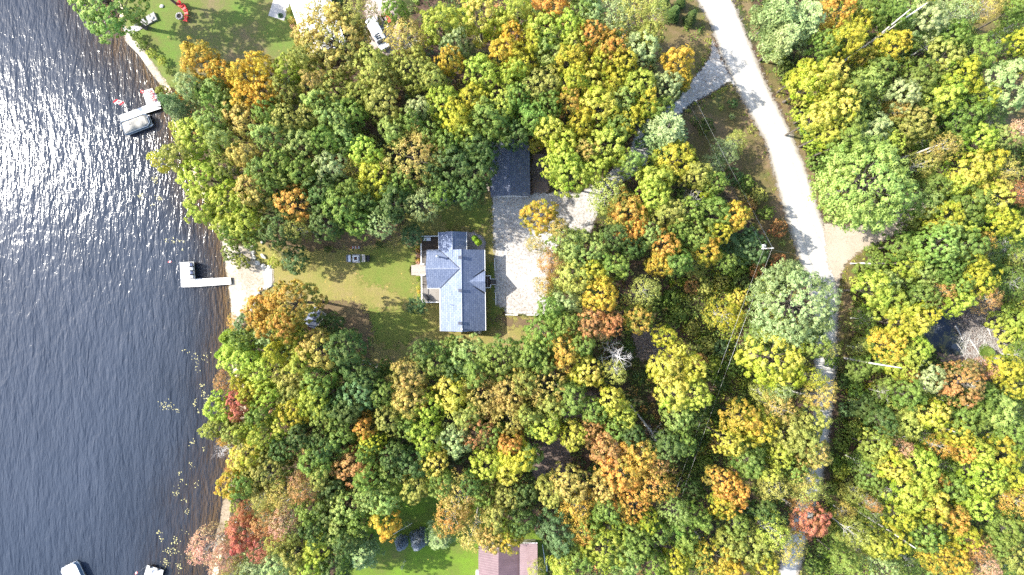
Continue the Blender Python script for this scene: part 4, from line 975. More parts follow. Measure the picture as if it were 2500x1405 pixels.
# neighbouring buildings --------------------------------------------------------
# long white-roofed building under the trees at the top
a = Vector(g(704, 0, 3.0)); b_ = Vector(g(753, 141, 3.0)); d = b_-a; rz = math.atan2(d.y, d.x)+pi/2; mid = (a+b_)/2 + Vector((d.y, -d.x, 0)).normalized()*-1.0
mid = (Vector(g(704,0,3.2))+Vector(g(753,141,3.2)))/2; u_ = d.normalized(); n_ = Vector((-u_.y, u_.x, 0)); ext = 7.0; mid = mid - u_*ext/2 + n_*3.4
o, ro = gable_house('cottage', mid, d.length+ext, 6.8, 2.9, 3.9, rz, M['silver_roof'], M['siding'], 'white metal-roofed cottage half covered by a big tree at the top edge', 'house', xoff=-.6)
x, y, _ = g(684, 14, .1); tag(MB().obox((x, y, .03), (2.9, 4.6, .06), radians(-18)).build('patio_slab', M['concrete'], None), 'pale grey patio slab between the top lawn and white-roofed cottage', 'patio')
x, y, _ = g(683, 37, .4); o = empty('overturned_tub', (x, y, 0), radians(30), 'dark green overturned tub on the grass below the patio slab', 'tub'); MB().tube([(0,0,0),(0,0,.3),(0,0,.4)], [.5,.42,.2], 12).build('tub', M['green_plastic'], o, True)
for i, (px, py, r_, code, cn) in enumerate([(705,28,8,'o','small olive'),(712,50,9,'t','dull tan'),(716,66,8,'P','pinkish'),(722,85,9,'y','yellow-green'),(727,100,9,'a','amber'),(733,115,8,'o','low olive')]):
    tag(plant(px, py, r_, code, 'u', .9), f'{cn} shrub in the border beside the white-roofed cottage wall, {ORD[i]} from the patio', 'bush', 'border plants by the white-roofed cottage')
# maroon cottage: bright slope, dark slope, low outer slope
x0 = g(1168, 1360, 2.7)[0]; x1 = g(1217, 1360, 4.4)[0]; x2 = g(1268, 1360, 3.1)[0]; x3 = g(1312, 1360, 2.6)[0]; yt_ = g(1240, 1331, 3.2)[1]; yb_ = yt_-13
o = empty('maroon_cottage', (x1, (yt_+yb_)/2, 0), 0, 'cottage with ribbed maroon metal roof under an amber tree at the bottom edge', 'house')
L2 = (yt_-yb_)/2; r_ = MB(); slab(r_, [(x0-x1,-L2,2.7),(0,-L2,4.4),(0,L2,4.4),(x0-x1,L2,2.7)], .1); slab(r_, [(0,-L2,4.4),(x2-x1,-L2,3.0),(x2-x1,L2,3.0),(0,L2,4.4)], .1)
r_.build('roof', M['maroon_roof'], o); r2 = MB(); slab(r2, [(x2-x1+.01,-L2,3.25),(x3-x1,-L2,2.75),(x3-x1,L2+.15,2.75),(x2-x1+.01,L2+.15,3.25)], .1); tag(r2.build('lean_to_roof', metal_roof('mauve_metal_roof', (.33,.22,.22), (.40,.28,.28), 'Y', .36), o), 'mauve lean-to roof')
wv = MB(); wv.box(x0-x1+.3, x3-x1-.25, -L2+.2, L2-.2, 0, 2.64); wv.build('wall', M['siding'], o)
MB().box(x2-x1, x3-x1, L2+.152, L2+.26, 2.66, 2.86).build('gutter', M['white'], o); MB().box(x2-x1-.05, x2-x1+.005, -L2, L2, 3.0, 3.28).build('flashing', M['dark'], o)
MB().obox((x0-x1-.25, -L2+6.8, .35), (.6,1.6,.7)).build('step', M['white'], o)
for i, (p0, p1, lab) in enumerate((((1324,1330),(1331,1380),'long white pole lying against the wall side of the maroon cottage'), ((1333,1362),(1335,1395),'short thick white pole lying beside the long one by the maroon cottage'))):
    a, b_ = g(*p0, .1), g(*p1, .1); tag(MB().tube([a, ((a[0]+b_[0])/2+.05, (a[1]+b_[1])/2, .12), b_], [.05,.07,.08+.04*i], 6).build('lying_pole', M['white']), lab, 'pole')
# masts and poles on the lawns
def mast(px, py, h, lab, arms=0, nm='aerial_mast', r_=.05, cat='mast', mt='grey'):
    x, y, _ = g(px, py); o = empty(nm, (x, y, 0), 0, lab, cat); MB().tube([(0,0,0),(0,0,h)], [r_, r_*.7], 8).build('pole', M[mt], o)
    if arms:
        e = MB(); e.tube([(-.9,-.3,h-.1),(.9,.3,h-.1)], .025, 5)
        for k in range(arms): t = -1+2*k/(arms-1); e.tube([(.9*t-.25*(1-.3*t), .3*t+.75*(1-.3*t), h-.08), (.9*t+.25*(1-.3*t), .3*t-.75*(1-.3*t), h-.08)], .018, 4)
        e.build('aerial', M['galv'], o)
    return o
a, b_ = g(957, 1307, .5), g(1006, 1278, 2.2); o = empty('aerial_mast', (a[0], a[1], 0), 0, 'long thin aerial mast tilted low over the upper end of the bottom lawn', 'mast')
d_ = Vector((b_[0]-a[0], b_[1]-a[1], 1.7)); MB().tube([(0,0,.5), Vector((0,0,.5))+d_], [.05,.035], 6).build('pole', M['galv'], o)
MB().tube([(0,0,0),(0,0,.55)], .06, 6).build('stub', M['galv'], o); n_ = Vector((-d_.y, d_.x, 0)).normalized()
e = MB(); e.tube([Vector((0,0,.53))+d_*.32, Vector((0,0,.53))+d_*.95], .02, 4)
for k in range(6): q = Vector((0,0,.54))+d_*(.38+.10*k); e.tube([q-n_*(.2+.06*k), q+n_*(.35+.08*k)], .022, 4)
e.build('aerial', M['galv'], o)
for i, (px, py) in enumerate(((988, 1366), (990.5, 1368))):
    tag(mast(px, py, 4.2, '', 0, 'pole', .045, 'pole', 'white'), ['slim white pole standing on the bottom lawn, the lake-side one of a pair', 'slim white pole standing on the bottom lawn, the cottage-side one of a pair'][i], 'pole', 'pair of white lawn poles')
x, y, _ = g(823, 784, .6); o = empty('clothesline_cross', (x, y, 0), 0, 'thin pale cross-shaped stake lying on the shaded lawn', 'stake'); MB().tube([(-1.1,0,.25),(1.1,0,.25)], .028, 5).build('crossbar', M['driftwood'], o); MB().tube([(0,1.0,.28),(0,-.4,.2)], .022, 5).build('stake', M['driftwood'], o)
a, b_ = g(886, 880, .3), g(921, 898, .3); o = empty('fallen_pole', a, 0, 'pale grey pole lying across the shaded lawn with a small ring at each end', 'pole')
dx_, dy_ = b_[0]-a[0], b_[1]-a[1]; MB().tube([(0,0,0),(dx_/2,dy_/2,.02),(dx_,dy_,0)], [.04,.07,.05], 6).build('pole', M['driftwood'], o)
for t in (.35, .95): MB().tube([(dx_*t+.22*cos(k*pi/4), dy_*t+.25+.2*sin(k*pi/4), .03) for k in range(9)], .03, 5, False).build('ring', M['driftwood'], o)

# L-shaped dock and its chairs ------------------------------------------------
WZ = -.35
def dock(name, pieces, z, lab, mt, posts, boards='dock'):
    cx_ = sum(p[0] for q in pieces for p in q)/sum(len(q) for q in pieces); cy_ = sum(p[1] for q in pieces for p in q)/sum(len(q) for q in pieces); c0 = g(cx_, cy_, z)
    o = empty(name, (c0[0], c0[1], 0), 0, lab, 'dock')
    for i, q in enumerate(pieces):
        pts = [(g(px, py, z)[0]-c0[0], g(px, py, z)[1]-c0[1]) for px, py in q]; MB().prism(pts, z-.12, z-.002*i).build('deck', mt, o)
        sc_ = .985; mx_ = sum(p[0] for p in pts)/len(pts); my_ = sum(p[1] for p in pts)/len(pts)
        MB().prism([(mx_+(p[0]-mx_)*sc_, my_+(p[1]-my_)*sc_) for p in pts], z-.34, z-.121).build('frame', M['wood_dark'], o)
    for px, py in posts: x, y, _ = g(px, py, z); MB().tube([(x-c0[0], y-c0[1], -1.6), (x-c0[0], y-c0[1], z+.35)], .045, 7).build('post', M['galv'], o)
    return o
zk = .28
dock('dock', [[(439,641),(473,639.5),(476.3,681.5),(477,700.8),(442,702)], [(477.2,681.3),(563,677.6),(564.5,694.5),(477.9,700.7)]], zk, 'white L-shaped dock with dark chairs reaching from the sandy beach', M['dock'], [(438,662),(438.6,683.5),(440.5,701),(438.5,643),(520,699),(520,679)])
MB_ = MB; ch0 = None
def adirondack(px, py, rz, z, lab, mt, gp, mt2=None, sc_=1.0):
    x, y, _ = g(px, py, z+.4); o = empty('garden_chair', (x, y, z), rz, lab, 'chair', gp); o.scale = (sc_,)*3
    MB().obox((0,-.05,.33), (.55,.55,.05), 0, (.12,0)).build('seat', mt2 or mt, o)
    MB().obox((0,.34,.66), (.52,.05,.75), 0, (-.35,0)).build('backrest', mt, o)
    for s_ in (-1,1):
        MB().box(s_*.34-.07, s_*.34+.07, -.35, .32, .53, .565).build('armrest', mt, o)
        MB().box(s_*.31-.03, s_*.31+.03, -.32, -.24, 0, .529).build('leg', mt, o); MB().box(s_*.31-.03, s_*.31+.03, .22, .30, 0, .529).build('leg', mt, o)
    return o
for i, (px, py, mt) in enumerate(((467,646.5,'navy'),(468,656.5,'hullblue'),(468,666,'navy'),(469,676,'hullblue'))):
    adirondack(px, py, radians(-88), zk, ['navy chair at the upper end of the dock row','pale blue-and-dark chair second down the dock row','navy chair third down the dock row','pale blue-and-dark chair at the lower end of the dock row, by the gangway'][i], M['black'], 'four chairs in a row on the L-shaped dock', M[mt])
def flag(px, py, ptx, pty, z0, H, w_, lab, leafm=False, tilt=(0,0), h_=.5):
    x, y, _ = g(px, py, z0); o = empty('flag', (x, y, z0), 0, lab, 'flag'); tx, ty = tilt
    MB().tube([(0,0,0),(tx,ty,H)], [.03,.02], 6).build('flagpole', M['galv'], o); ux, uy = ptx, pty; L = math.hypot(ux, uy); ux, uy = ux/L, uy/L
    hv = Vector((-tx, -ty, -H)).normalized()*h_
    # cloth hangs out from the pole top in soft folds
    def cloth(a0, a1, nm, mt):
        vs, fs = [], []; n = 6
        for i in range(n+1):
            t = a0+(a1-a0)*i/n; off = .05*sin(t*9); sag = -.10*t
            for j in range(3):
                k = j/2; vs.append((tx+ux*w_*t-uy*off+hv.x*k+uy*.9*k*h_, ty+uy*w_*t+ux*off+hv.y*k-ux*.9*k*h_, H+hv.z*k*.35+sag))
        for i in range(n):
            for j in range(2): fs.append((i*3+j, (i+1)*3+j, (i+1)*3+j+1, i*3+j+1))
        return MB().add(vs, fs).build(nm, mt, o)
    cloth(.02, .27, 'red_band', M['red']); cloth(.27, .75, 'white_band', M['white']); cloth(.75, 1.0, 'red_band', M['red'])
    if leafm:
        lp = [(0,.5),(.10,.30),(.2,.36),(.17,.12),(.34,.2),(.38,.08),(.5,.05),(.42,-.08),(.2,-.22),(.23,-.30),(.03,-.26),(.03,-.5),(-.03,-.5),(-.03,-.26),(-.23,-.30),(-.2,-.22),(-.42,-.08),(-.5,.05),(-.38,.08),(-.34,.2),(-.17,.12),(-.2,.36),(-.10,.30)]
        for off_ in (.03,):
            vs = []
            for (a_, b_) in lp:
                t = .51+a_*.40*h_/w_*1.1; k = .5-b_*.8; vs.append((tx+ux*w_*t-uy*(.05*sin(t*9))+hv.x*k+uy*.9*k*h_, ty+uy*w_*t+ux*(.05*sin(t*9))+hv.y*k-ux*.9*k*h_, H+hv.z*k*.35-.10*t+.07))
            MB().add(vs, [tuple(range(len(vs)))]).build('maple_leaf', M['red'], o)
    return o
flag(439, 643, -1, .1, zk, 1.7, .55, 'small red and white flag on a leaning staff at the L-shaped dock', False, (-.75,.05), .3)

# beach stones -----------------------------------------------------------------
def stone_wall(nm, pts, lab, seed, r_=.42):
    rs = random.Random(seed); x0, y0, _ = g(*pts[0]); o = empty(nm, (x0, y0, 0), 0, lab, 'retaining wall')
    for i in range(len(pts)-1):
        a, b_ = Vector(g(*pts[i])), Vector(g(*pts[i+1])); n = max(1, int((b_-a).length/.78)); rz = math.atan2(b_.y-a.y, b_.x-a.x)
        for k in range(n): q = a.lerp(b_, (k+.5)/n); MB().rock((q.x-x0, q.y-y0, .14), r_*rs.uniform(.85,1.1), .75, rs.randint(0,999), 8, 5, 1.15, rz).build('stone', M['stone'], o)
    return o
stone_wall('stone_wall', [(617,600),(619,622),(623,636),(637,648),(652,652),(664,653)], 'curving wall of white boulders above the upper edge of the beach', 1)
stone_wall('stone_wall', [(667,695),(655,699),(645,704),(633,709),(629,721)], 'short wall of white boulders at the lower edge of the beach', 2)
cr = [g(641,655,.12), g(663,655,.12), g(665,696,.12), g(646,697,.12)]; tag(MB().prism([(p[0],p[1]) for p in cr], -.05, .13).build('sand_terrace', gravel_mat('white_raked_sand', (.74,.72,.69),(.79,.77,.74),(.82,.80,.77),(.5,.45,.4),.05,0), None), 'flat white sand terrace between the boulder walls', 'terrace')
x, y, _ = g(643, 626, .3); tag(MB().rock((0,0,0), .62, .5, 9, 8, 5, .55, radians(50)).build('boulder', M['stone']), 'single white block boulder on bare soil behind the beach wall', 'boulder').location = (x, y, .2)
x, y, _ = g(640, 590, .3); tag(MB().rock((0,0,0), .5, .5, 12, 8, 5, .7).build('boulder', M['stone_grey']), 'small grey boulder in tree shade above the beach', 'boulder').location = (x, y, .15)

# upper dock, pontoon boat ---------------------------------------------------------
zk2 = .30
dock('dock', [[(290,282.7),(357.5,257.5),(392,262),(393,265),(295,297.5)], [(347,223),(371,216),(389,243),(392.3,259),(358,257)]], zk2, 'bleached dock with a side platform and a moored pontoon boat', M['dock2'] if 0 else M['dock'], [(293,296),(350,262),(300,281)])
def boat(name, px, py, rz, L, W_, lab, cover=True):
    x, y, _ = g(px, py, .5); o = empty(name, (x, y, WZ), rz, lab, 'boat')
    for s_ in (-1, 0, 1): MB().tube([(-L/2,s_*W_*.36,.12),(-L/2+.3,s_*W_*.36,.12),(L/2-.5,s_*W_*.36,.12),(L/2,s_*W_*.36,.25)], [.2,.3,.3,.06], 10).build('pontoon', M['galv'], o, True)
    hull = [(-L/2,-W_/2),(L/2-.7,-W_/2),(L/2-.1,-W_/2+.45),(L/2-.1,W_/2-.45),(L/2-.7,W_/2),(-L/2,W_/2)]
    MB().prism(hull, .43, .52).build('deck', M['hull'], o)
    f = MB(); hi = [(p[0]*.97, p[1]*.97) for p in hull]
    for i in range(len(hi)):
        a, b_ = hi[i], hi[(i+1)%len(hi)]; L3 = math.hypot(b_[0]-a[0], b_[1]-a[1]); f.obox(((a[0]+b_[0])/2,(a[1]+b_[1])/2,.85), (L3,.06,.66), math.atan2(b_[1]-a[1], b_[0]-a[0]))
    f.build('side_panel', M['hullblue'], o)
    if cover:
        # tented canvas: grid draped over seats and console
        n1, n2 = 18, 10; vs, fs = [], []
        for i in range(n1+1):
            for j in range(n2+1):
                u, v = i/n1, j/n2; x_ = -L*.47+L*.88*u; lim = W_*.43*(1 if u < .82 else 1-(u-.82)*1.3); y_ = (v-.5)*2*lim
                e = min(1, 4*min(u, 1-u, v, 1-v)); z_ = 1.2+.42*e*math.exp(-((u-.35)/.22)**2)+.3*e*math.exp(-((u-.78)/.15)**2)*(.6+.4*sin(v*6))+.05*sin(u*19+v*4)
                vs.append((x_, y_, z_-(.12 if e == 0 else 0)))
        for i in range(n1):
            for j in range(n2): a = i*(n2+1)+j; fs.append((a, a+n2+1, a+n2+2, a+1))
        MB().add(vs, fs).build('canvas_cover', M['canvas'], o)
        MB().tube([(-L*.2,-W_*.42,1.25),(-L*.17,0,1.72),(-L*.2,W_*.42,1.25)], .035, 6).build('cover_bow', M['hullblue'], o)
    MB().box(-L/2-.4,-L/2-.02,-.2,.2,.15,.95).build('outboard_motor', M['black'], o, bevel=.06)
    return o
boat('pontoon_boat', 334, 303, radians(21), 5.0, 2.25, 'pontoon boat under a grey canvas cover tied beside the upper dock')
flag(321, 269, -1, .38, zk2, 2.2, 1.6, 'red and white maple leaf flag flying from the upper dock', True, (-.55,.25), .8)
adirondack(374, 242, radians(-60), zk2, 'red chair in the open on the upper dock platform', M['red'], 'red chairs on the upper dock')
adirondack(369, 227, radians(-60), zk2, 'red chair half under the bush on the upper dock platform', M['red'], 'red chairs on the upper dock')
x, y, _ = g(346.5, 224, .4); tag(MB().tube([(.25*cos(k*pi/5), .25*sin(k*pi/5), 0) for k in range(11)], .06, 6, False).build('life_ring', M['red']), 'red life ring hung at the platform corner of the upper dock', 'life ring').location = (x, y, .34)
# boats and raft at the bottom edge
o = boat('raft_boat', 181, 1407, radians(115), 4.6, 2.9, 'white-topped boat moored by itself on open water at the bottom edge', False)
MB().prism([(-2.25,-1.4),(1.7,-1.4),(2.2,-1.0),(2.2,1.0),(1.7,1.4),(-2.25,1.4)], 1.2, 1.32).build('canopy', M['hull'], o); MB().tube([(-1.0,-1.4,1.36),(.1,0,1.42),(.2,1.4,1.36)], .09, 6).build('canopy_bow', M['hullblue'], o)
dock('dock', [[(359,1380),(399,1393),(393,1420),(347,1420)]], .3, 'grey-white square raft with a flag staff at the bottom edge', M['dock2'], [(368,1382),(388,1389)])
for i, (px, py) in enumerate(((369,1383.5),(387,1389.5))):
    x, y, _ = g(px, py, .3); tag(MB().box(-.12,.12,-.22,.22,0,.22).build('dock_bumper', M['black']), ['black bumper on the raft edge closer to the flag','black bumper on the raft edge closer to shore'][i], 'bumper').location = (x, y, .30)
flag(357, 1383, -.8, -.8, .3, 1.9, .6, 'red and white flag drooping from a staff at the square raft', False, (-.5,-.35), .3)

# top lawn things ------------------------------------------------------------------
for i, (px, py, rz, lab) in enumerate(((438,11,-40,'red lawn chair farthest up the curve, beside the shadow line'),(449,20,-48,'red lawn chair second along the curve'),(455,32,-75,'red lawn chair third along the curve, facing the fire ring'),(454,47,-100,'red lawn chair at the lower end of the curve, set apart'))):
    adirondack(px, py, radians(rz), 0, lab, M['red'], 'red lawn chairs round the top fire ring', None, 1.1)
x, y, _ = g(437, 39, .2); o = empty('fire_ring', (x, y, 0), 0, 'round stone fire ring with black ash on the top lawn', 'fire ring')
for k in range(11): a_ = 2*pi*k/11; MB().rock((.52*cos(a_), .52*sin(a_), .1), .17, .8, k+30).build('stone', M['stone_grey'], o)
MB().tube([(0,0,.012),(0,0,.05)], .40, 14).build('ash_bed', M['char'], o)
x, y, _ = g(394, 15, .2); tag(MB().rock((0,0,0), .36, .7, 44).build('boulder', M['stone']), 'small round white boulder on the top lawn', 'boulder').location = (x, y, .12)
o = empty('garden_steps', g(360, 55), 0, 'grey timber-edged steps climbing from the water to the top lawn', 'steps')
bx_, by_, _ = g(360, 55)
for k, (px, py) in enumerate(((339,64),(349,58.5),(359,52.5),(369,47),(381,41))):
    x, y, _ = g(px, py, .1); MB().obox((x-bx_, y-by_, .06+.05*k), (.14, 1.45, .12+.1*k), radians(24)).build('riser', M['old_wood'], o); MB().obox((x-bx_-.36, y-by_-.18, .03+.05*k), (.6, 1.35, .05+.1*k), radians(24)).build('tread', M['stone_grey'], o)
x, y, _ = g(372, 44, .5); tag(MB().rock((0,0,0), .33, .8, 51).build('boulder', M['stone']), 'pale boulder resting on the upper steps by the water', 'boulder').location = (x, y, .45)
o = empty('rock_landing', g(318, 74), 0, 'pale jumbled rocks at the foot of the grey steps', 'rocks')
for k in range(12): MB().rock((random.uniform(-1.2,1.2), random.uniform(-.5,.5), 0), random.uniform(.22,.42), .5, 60+k).build('rock', M['stone'], o)

# vehicles on the pink gravel --------------------------------------------------------
x, y, _ = g(920.5, 80, 1.6); o = empty('white_van', (x, y, 0), radians(28), 'long white van parked under tree shade beside the trailer', 'van')
MB().prism([(-.95,-2.6),(-.75,-2.85),(.75,-2.85),(.95,-2.6),(.95,2.7),(-.95,2.7)], .4, 1.15).build('body', M['hull'], o, bevel=.05); MB().prism([(-.88,-1.5),(.88,-1.5),(.88,2.65),(-.88,2.65)], 1.151, 1.95).build('roof', M['hull'], o, bevel=.08)
MB().obox((0,-1.62,1.5), (1.6,.04,.72), 0, (-.35,0)).build('windscreen', M['glass'], o); 
rk = MB(); 
for k in range(3): rk.box(-.5,.3,-1.2+k*.35,-1.05+k*.35,1.96,2.02)
rk.box(-.55,-.48,-1.3,-.2,1.96,2.04); rk.build('roof_rack', M['dark'], o)
for s_ in (-1,1):
    for yy in (-1.9,1.8):
        wv = MB().tube([(s_*.80,yy,.35),(s_*.97,yy,.35)], .35, 14).build('wheel', M['tyre'], o); MB().tube([(s_*.971,yy,.35),(s_*.985,yy,.35)], .18, 10).build('rim', M['galv'], wv)
    MB().obox((s_*.6,-2.87,.8), (.3,.06,.18)).build('headlight', M['tank'], o)
x, y, _ = g(934, 54, .6); o = empty('utility_trailer', (x, y, 0), radians(16), 'small white-sided utility trailer filled with leaves beside the van', 'trailer')
MB().box(-.7,.7,-1.1,1.1,.4,.46).build('bed', M['bark'], o); w_ = MB(); w_.box(-.75,-.70,-1.15,1.15,.4,.85).box(.70,.75,-1.15,1.15,.4,.85).box(-.699,.699,-1.15,-1.1,.4,.85); w_.build('side_panel', M['hull'], o)
MB().tube([(-.5,1.1,.4),(0,2.0,.4),(.5,1.1,.4)], .04, 5).build('drawbar', M['dark'], o)
for s_ in (-1,1): MB().tube([(s_*.78,0,.3),(s_*.93,0,.3)], .3, 12).build('wheel', M['tyre'], o)
x, y, _ = g(945.5, 43, .7); o = empty('picnic_table', (x, y, 0), radians(28), 'red-stained picnic table on the pinkish gravel', 'picnic table')
MB().box(-.36,.36,-.95,.95,.70,.75).build('table_top', M['red_wood'], o)
for s_ in (-1,1):
    MB().box(s_*.72-.13,s_*.72+.13,-.95,.95,.42,.46).build('bench', M['red_wood'], o)
    MB().obox((0,s_*.6,.55), (1.5,.08,.08)).obox((.25,s_*.6,.35), (.08,.08,.72), 0, (0,.4)).obox((-.25,s_*.6,.35), (.08,.08,.72), 0, (0,-.4)).build('leg', M['red_wood'], o)

# utility pole and lines -----------------------------------------------------------
HP = 9.6
x, y, _ = g(1874, 607, HP); UP = (x, y)
o = empty('utility_pole', (x, y, 0), radians(3), 'wooden utility pole with crossarm and white transformer in the brush beside the road', 'utility pole')
MB().tube([(0,0,-.3),(0,0,HP+.5)], [.17,.11], 10).build('pole', M['pole_wood'], o); MB().box(-.95,1.0,-.06,.06,HP-.12,HP).build('crossarm', M['white'], o)
tk = MB().tube([(-.4,.42,HP-1.0),(-.4,.42,HP-.15),(-.4,.42,HP-.08)], [.3,.3,.2], 14).build('transformer', M['tank'], o, True); MB().ball((-.4,.42,HP), .09).build('bushing', M['white'], tk)
for xx in (-.75,.9): MB().tube([(xx,0,HP),(xx,0,HP+.18)], [.05,.03], 8).build('insulator', M['white'], o)
def wire(pts, lab, r_=.016):
    out = []
    for a, b_ in zip(pts[:-1], pts[1:]):
        a, b_ = Vector(a), Vector(b_); L = (b_-a).length
        for k in range(12): t = k/12; q = a.lerp(b_, t); q.z -= 4*.012*L*t*(1-t); out.append(q)
    out.append(Vector(pts[-1])); tag(MB().tube(out, r_, 4, False).build('power_line', M['galv']), lab, 'power line', 'overhead power lines')
top1 = [(P(1600,45,HP)[0], P(1600,45,HP)[1], HP)]; t1, t2 = g(1597, 42, HP), g(1583, 50, HP); e1, e2 = g(1590, 1425, HP), g(1572, 1425, HP); i1, i2 = g(1885, 605, HP), g(1864, 608, HP)
wire([(t1[0],t1[1],HP), (i1[0],i1[1],HP+.15)], 'thicker overhead line from the utility pole up over the road triangle', .02); wire([(t2[0],t2[1],HP), (i2[0],i2[1],HP+.15)], 'fainter overhead line from the utility pole up over the road triangle', .012)
wire([(i1[0],i1[1],HP+.15), (e1[0],e1[1],HP)], 'overhead line running down from the outer end of the crossarm'); wire([(i2[0],i2[1],HP+.15), (e2[0],e2[1],HP)], 'overhead line running down from the transformer end of the crossarm', .014)
gw = g(2048, 640); tag(MB().tube([(UP[0],UP[1],HP-1), gw], .012, 4, False).build('guy_wire', M['galv']), 'thin stay wire from the utility pole across the road', 'stay wire')

# white trunks leaning or lying in the inland woods -------------------------------------
LOGS = [((2105,643),(2156,643),4.0,'white trunk leaning over the scrub by the sandy side road'),((2372,262),(2432,240),10,'thick white trunk slanting over the shaded grassy clearing'),((2140,92),(2212,32),12.5,'upper of two long white trunks slanting near the top edge'),
 ((2132,100),(2246,20),13,'lower of two long white trunks slanting near the top edge'),((2139,1277),(2223,1331),11,'long straight white trunk lying in the lower inland woods'),((2115,885),(2189,897),11,'white trunk beside the lower rim of golden maples'),((2236,916),(2262,921),11,'short white trunk between coral and green crowns'),
 ((2330,985),(2364,990),11,'white trunk poking out below the russet crown'),((2294,1040),(2326,1053),11,'crooked white trunk below the yellow inland maple'),((2244,372),(2300,352),11,'pale dead stem among tan twigs over the giant green ash'),((2332,795),(2350,830),.4,'grey log lying on brushwood beside the pond'),((2368,830),(2392,866),.4,'long bleached log lying over the brushwood'),
 ((2411,802),(2418,820),.6,'stubby white log near the little lone spruce'),((2470,1045),(2500,1060),5,'pale stem in the far inland crowns'),((1880,1120),(1945,1180),7,'white stem reaching across shade toward the road'),((1905,1215),(1945,1240),8,'white stem above the red roadside maple'),((2440,498),(2478,486),7,'white trunk under the coral crown at the inland edge'),((1712,1318),(1730,1345),8,'short pale stem above the golden feathery crown'),((1563,1020),(1615,1090),9,'stout white dead trunk with broken limbs among the middle trees')]
for (p0, p1, h_, lab) in LOGS:
    if not lab: continue
    a, b_ = Vector(g(*p0, h_*.55 if h_ > 1 else .2)), Vector(g(*p1, h_ if h_ > 1 else .25)); mid = a.lerp(b_, .5) + Vector((random.uniform(-.1,.1), random.uniform(-.1,.1), .05))
    if h_ > 1: base = a + (a-b_)*.35; base.z = 0; pts_ = [base, a, mid, b_, b_+(b_-a)*.15]; rr_ = [.17,.15,.13,.10,.05]
    else: pts_ = [a, mid, b_]; rr_ = [.14,.12,.08]
    tag(MB().tube(pts_, rr_, 8).build('leaning_snag', M['bark_dead']), lab, 'tree trunk', 'bare white trunks in the woods')

# yellow lily pads and drifting leaves on the lake --------------------------------------
PADS = [(410,992,16,60),(432,1003,8,16),(475,985,9,22),(495,940,8,20),(497,960,8,26),(505,975,12,30),(485,1005,6,12),(470,1135,10,16),(437,1157,5,14),(446,1175,5,10),(430,1205,8,26),(450,1220,8,16),(455,1250,7,18),(388,1300,8,22),(395,1318,5,10),(425,1325,14,30),(430,1350,14,28),(405,1378,14,40),(436,1385,9,30),(412,1345,12,24),(345,478,8,36),(378,438,12,40),(388,485,8,30),(372,500,4,8),
        (425,590,8,14),(440,588,10,14),(408,587,6,12),(478,868,14,20),(500,872,12,16),(484,885,10,14),(455,860,12,8),(480,905,10,8),(472,1085,10,16),(500,1095,8,8),(440,1195,20,10),(478,1180,10,14),(452,1300,8,8),(445,610,3,5),(448,760,4,0)]
vs, fs = [], []
for (px, py, s_, n) in PADS:
    for k in range(int(n*.6)):
        x, y, _ = g(px+random.gauss(0, s_*.5), py+random.gauss(0, s_*.5), WZ); r_ = random.uniform(.04,.10); b0 = len(vs); t = random.uniform(0, 6.3)
        for q in range(7): a_ = t+q*.86; vs.append((x+r_*cos(a_)*random.uniform(.85,1.1), y+r_*sin(a_), WZ+.012+random.uniform(0,.01)))
        fs.append(tuple(range(b0, b0+7)))
tag(MB().add(vs, fs).build('lily_pads', simple('yellowed_lily_pads', (.50,.46,.20), .5, .25, 1.5)), kind='stuff')

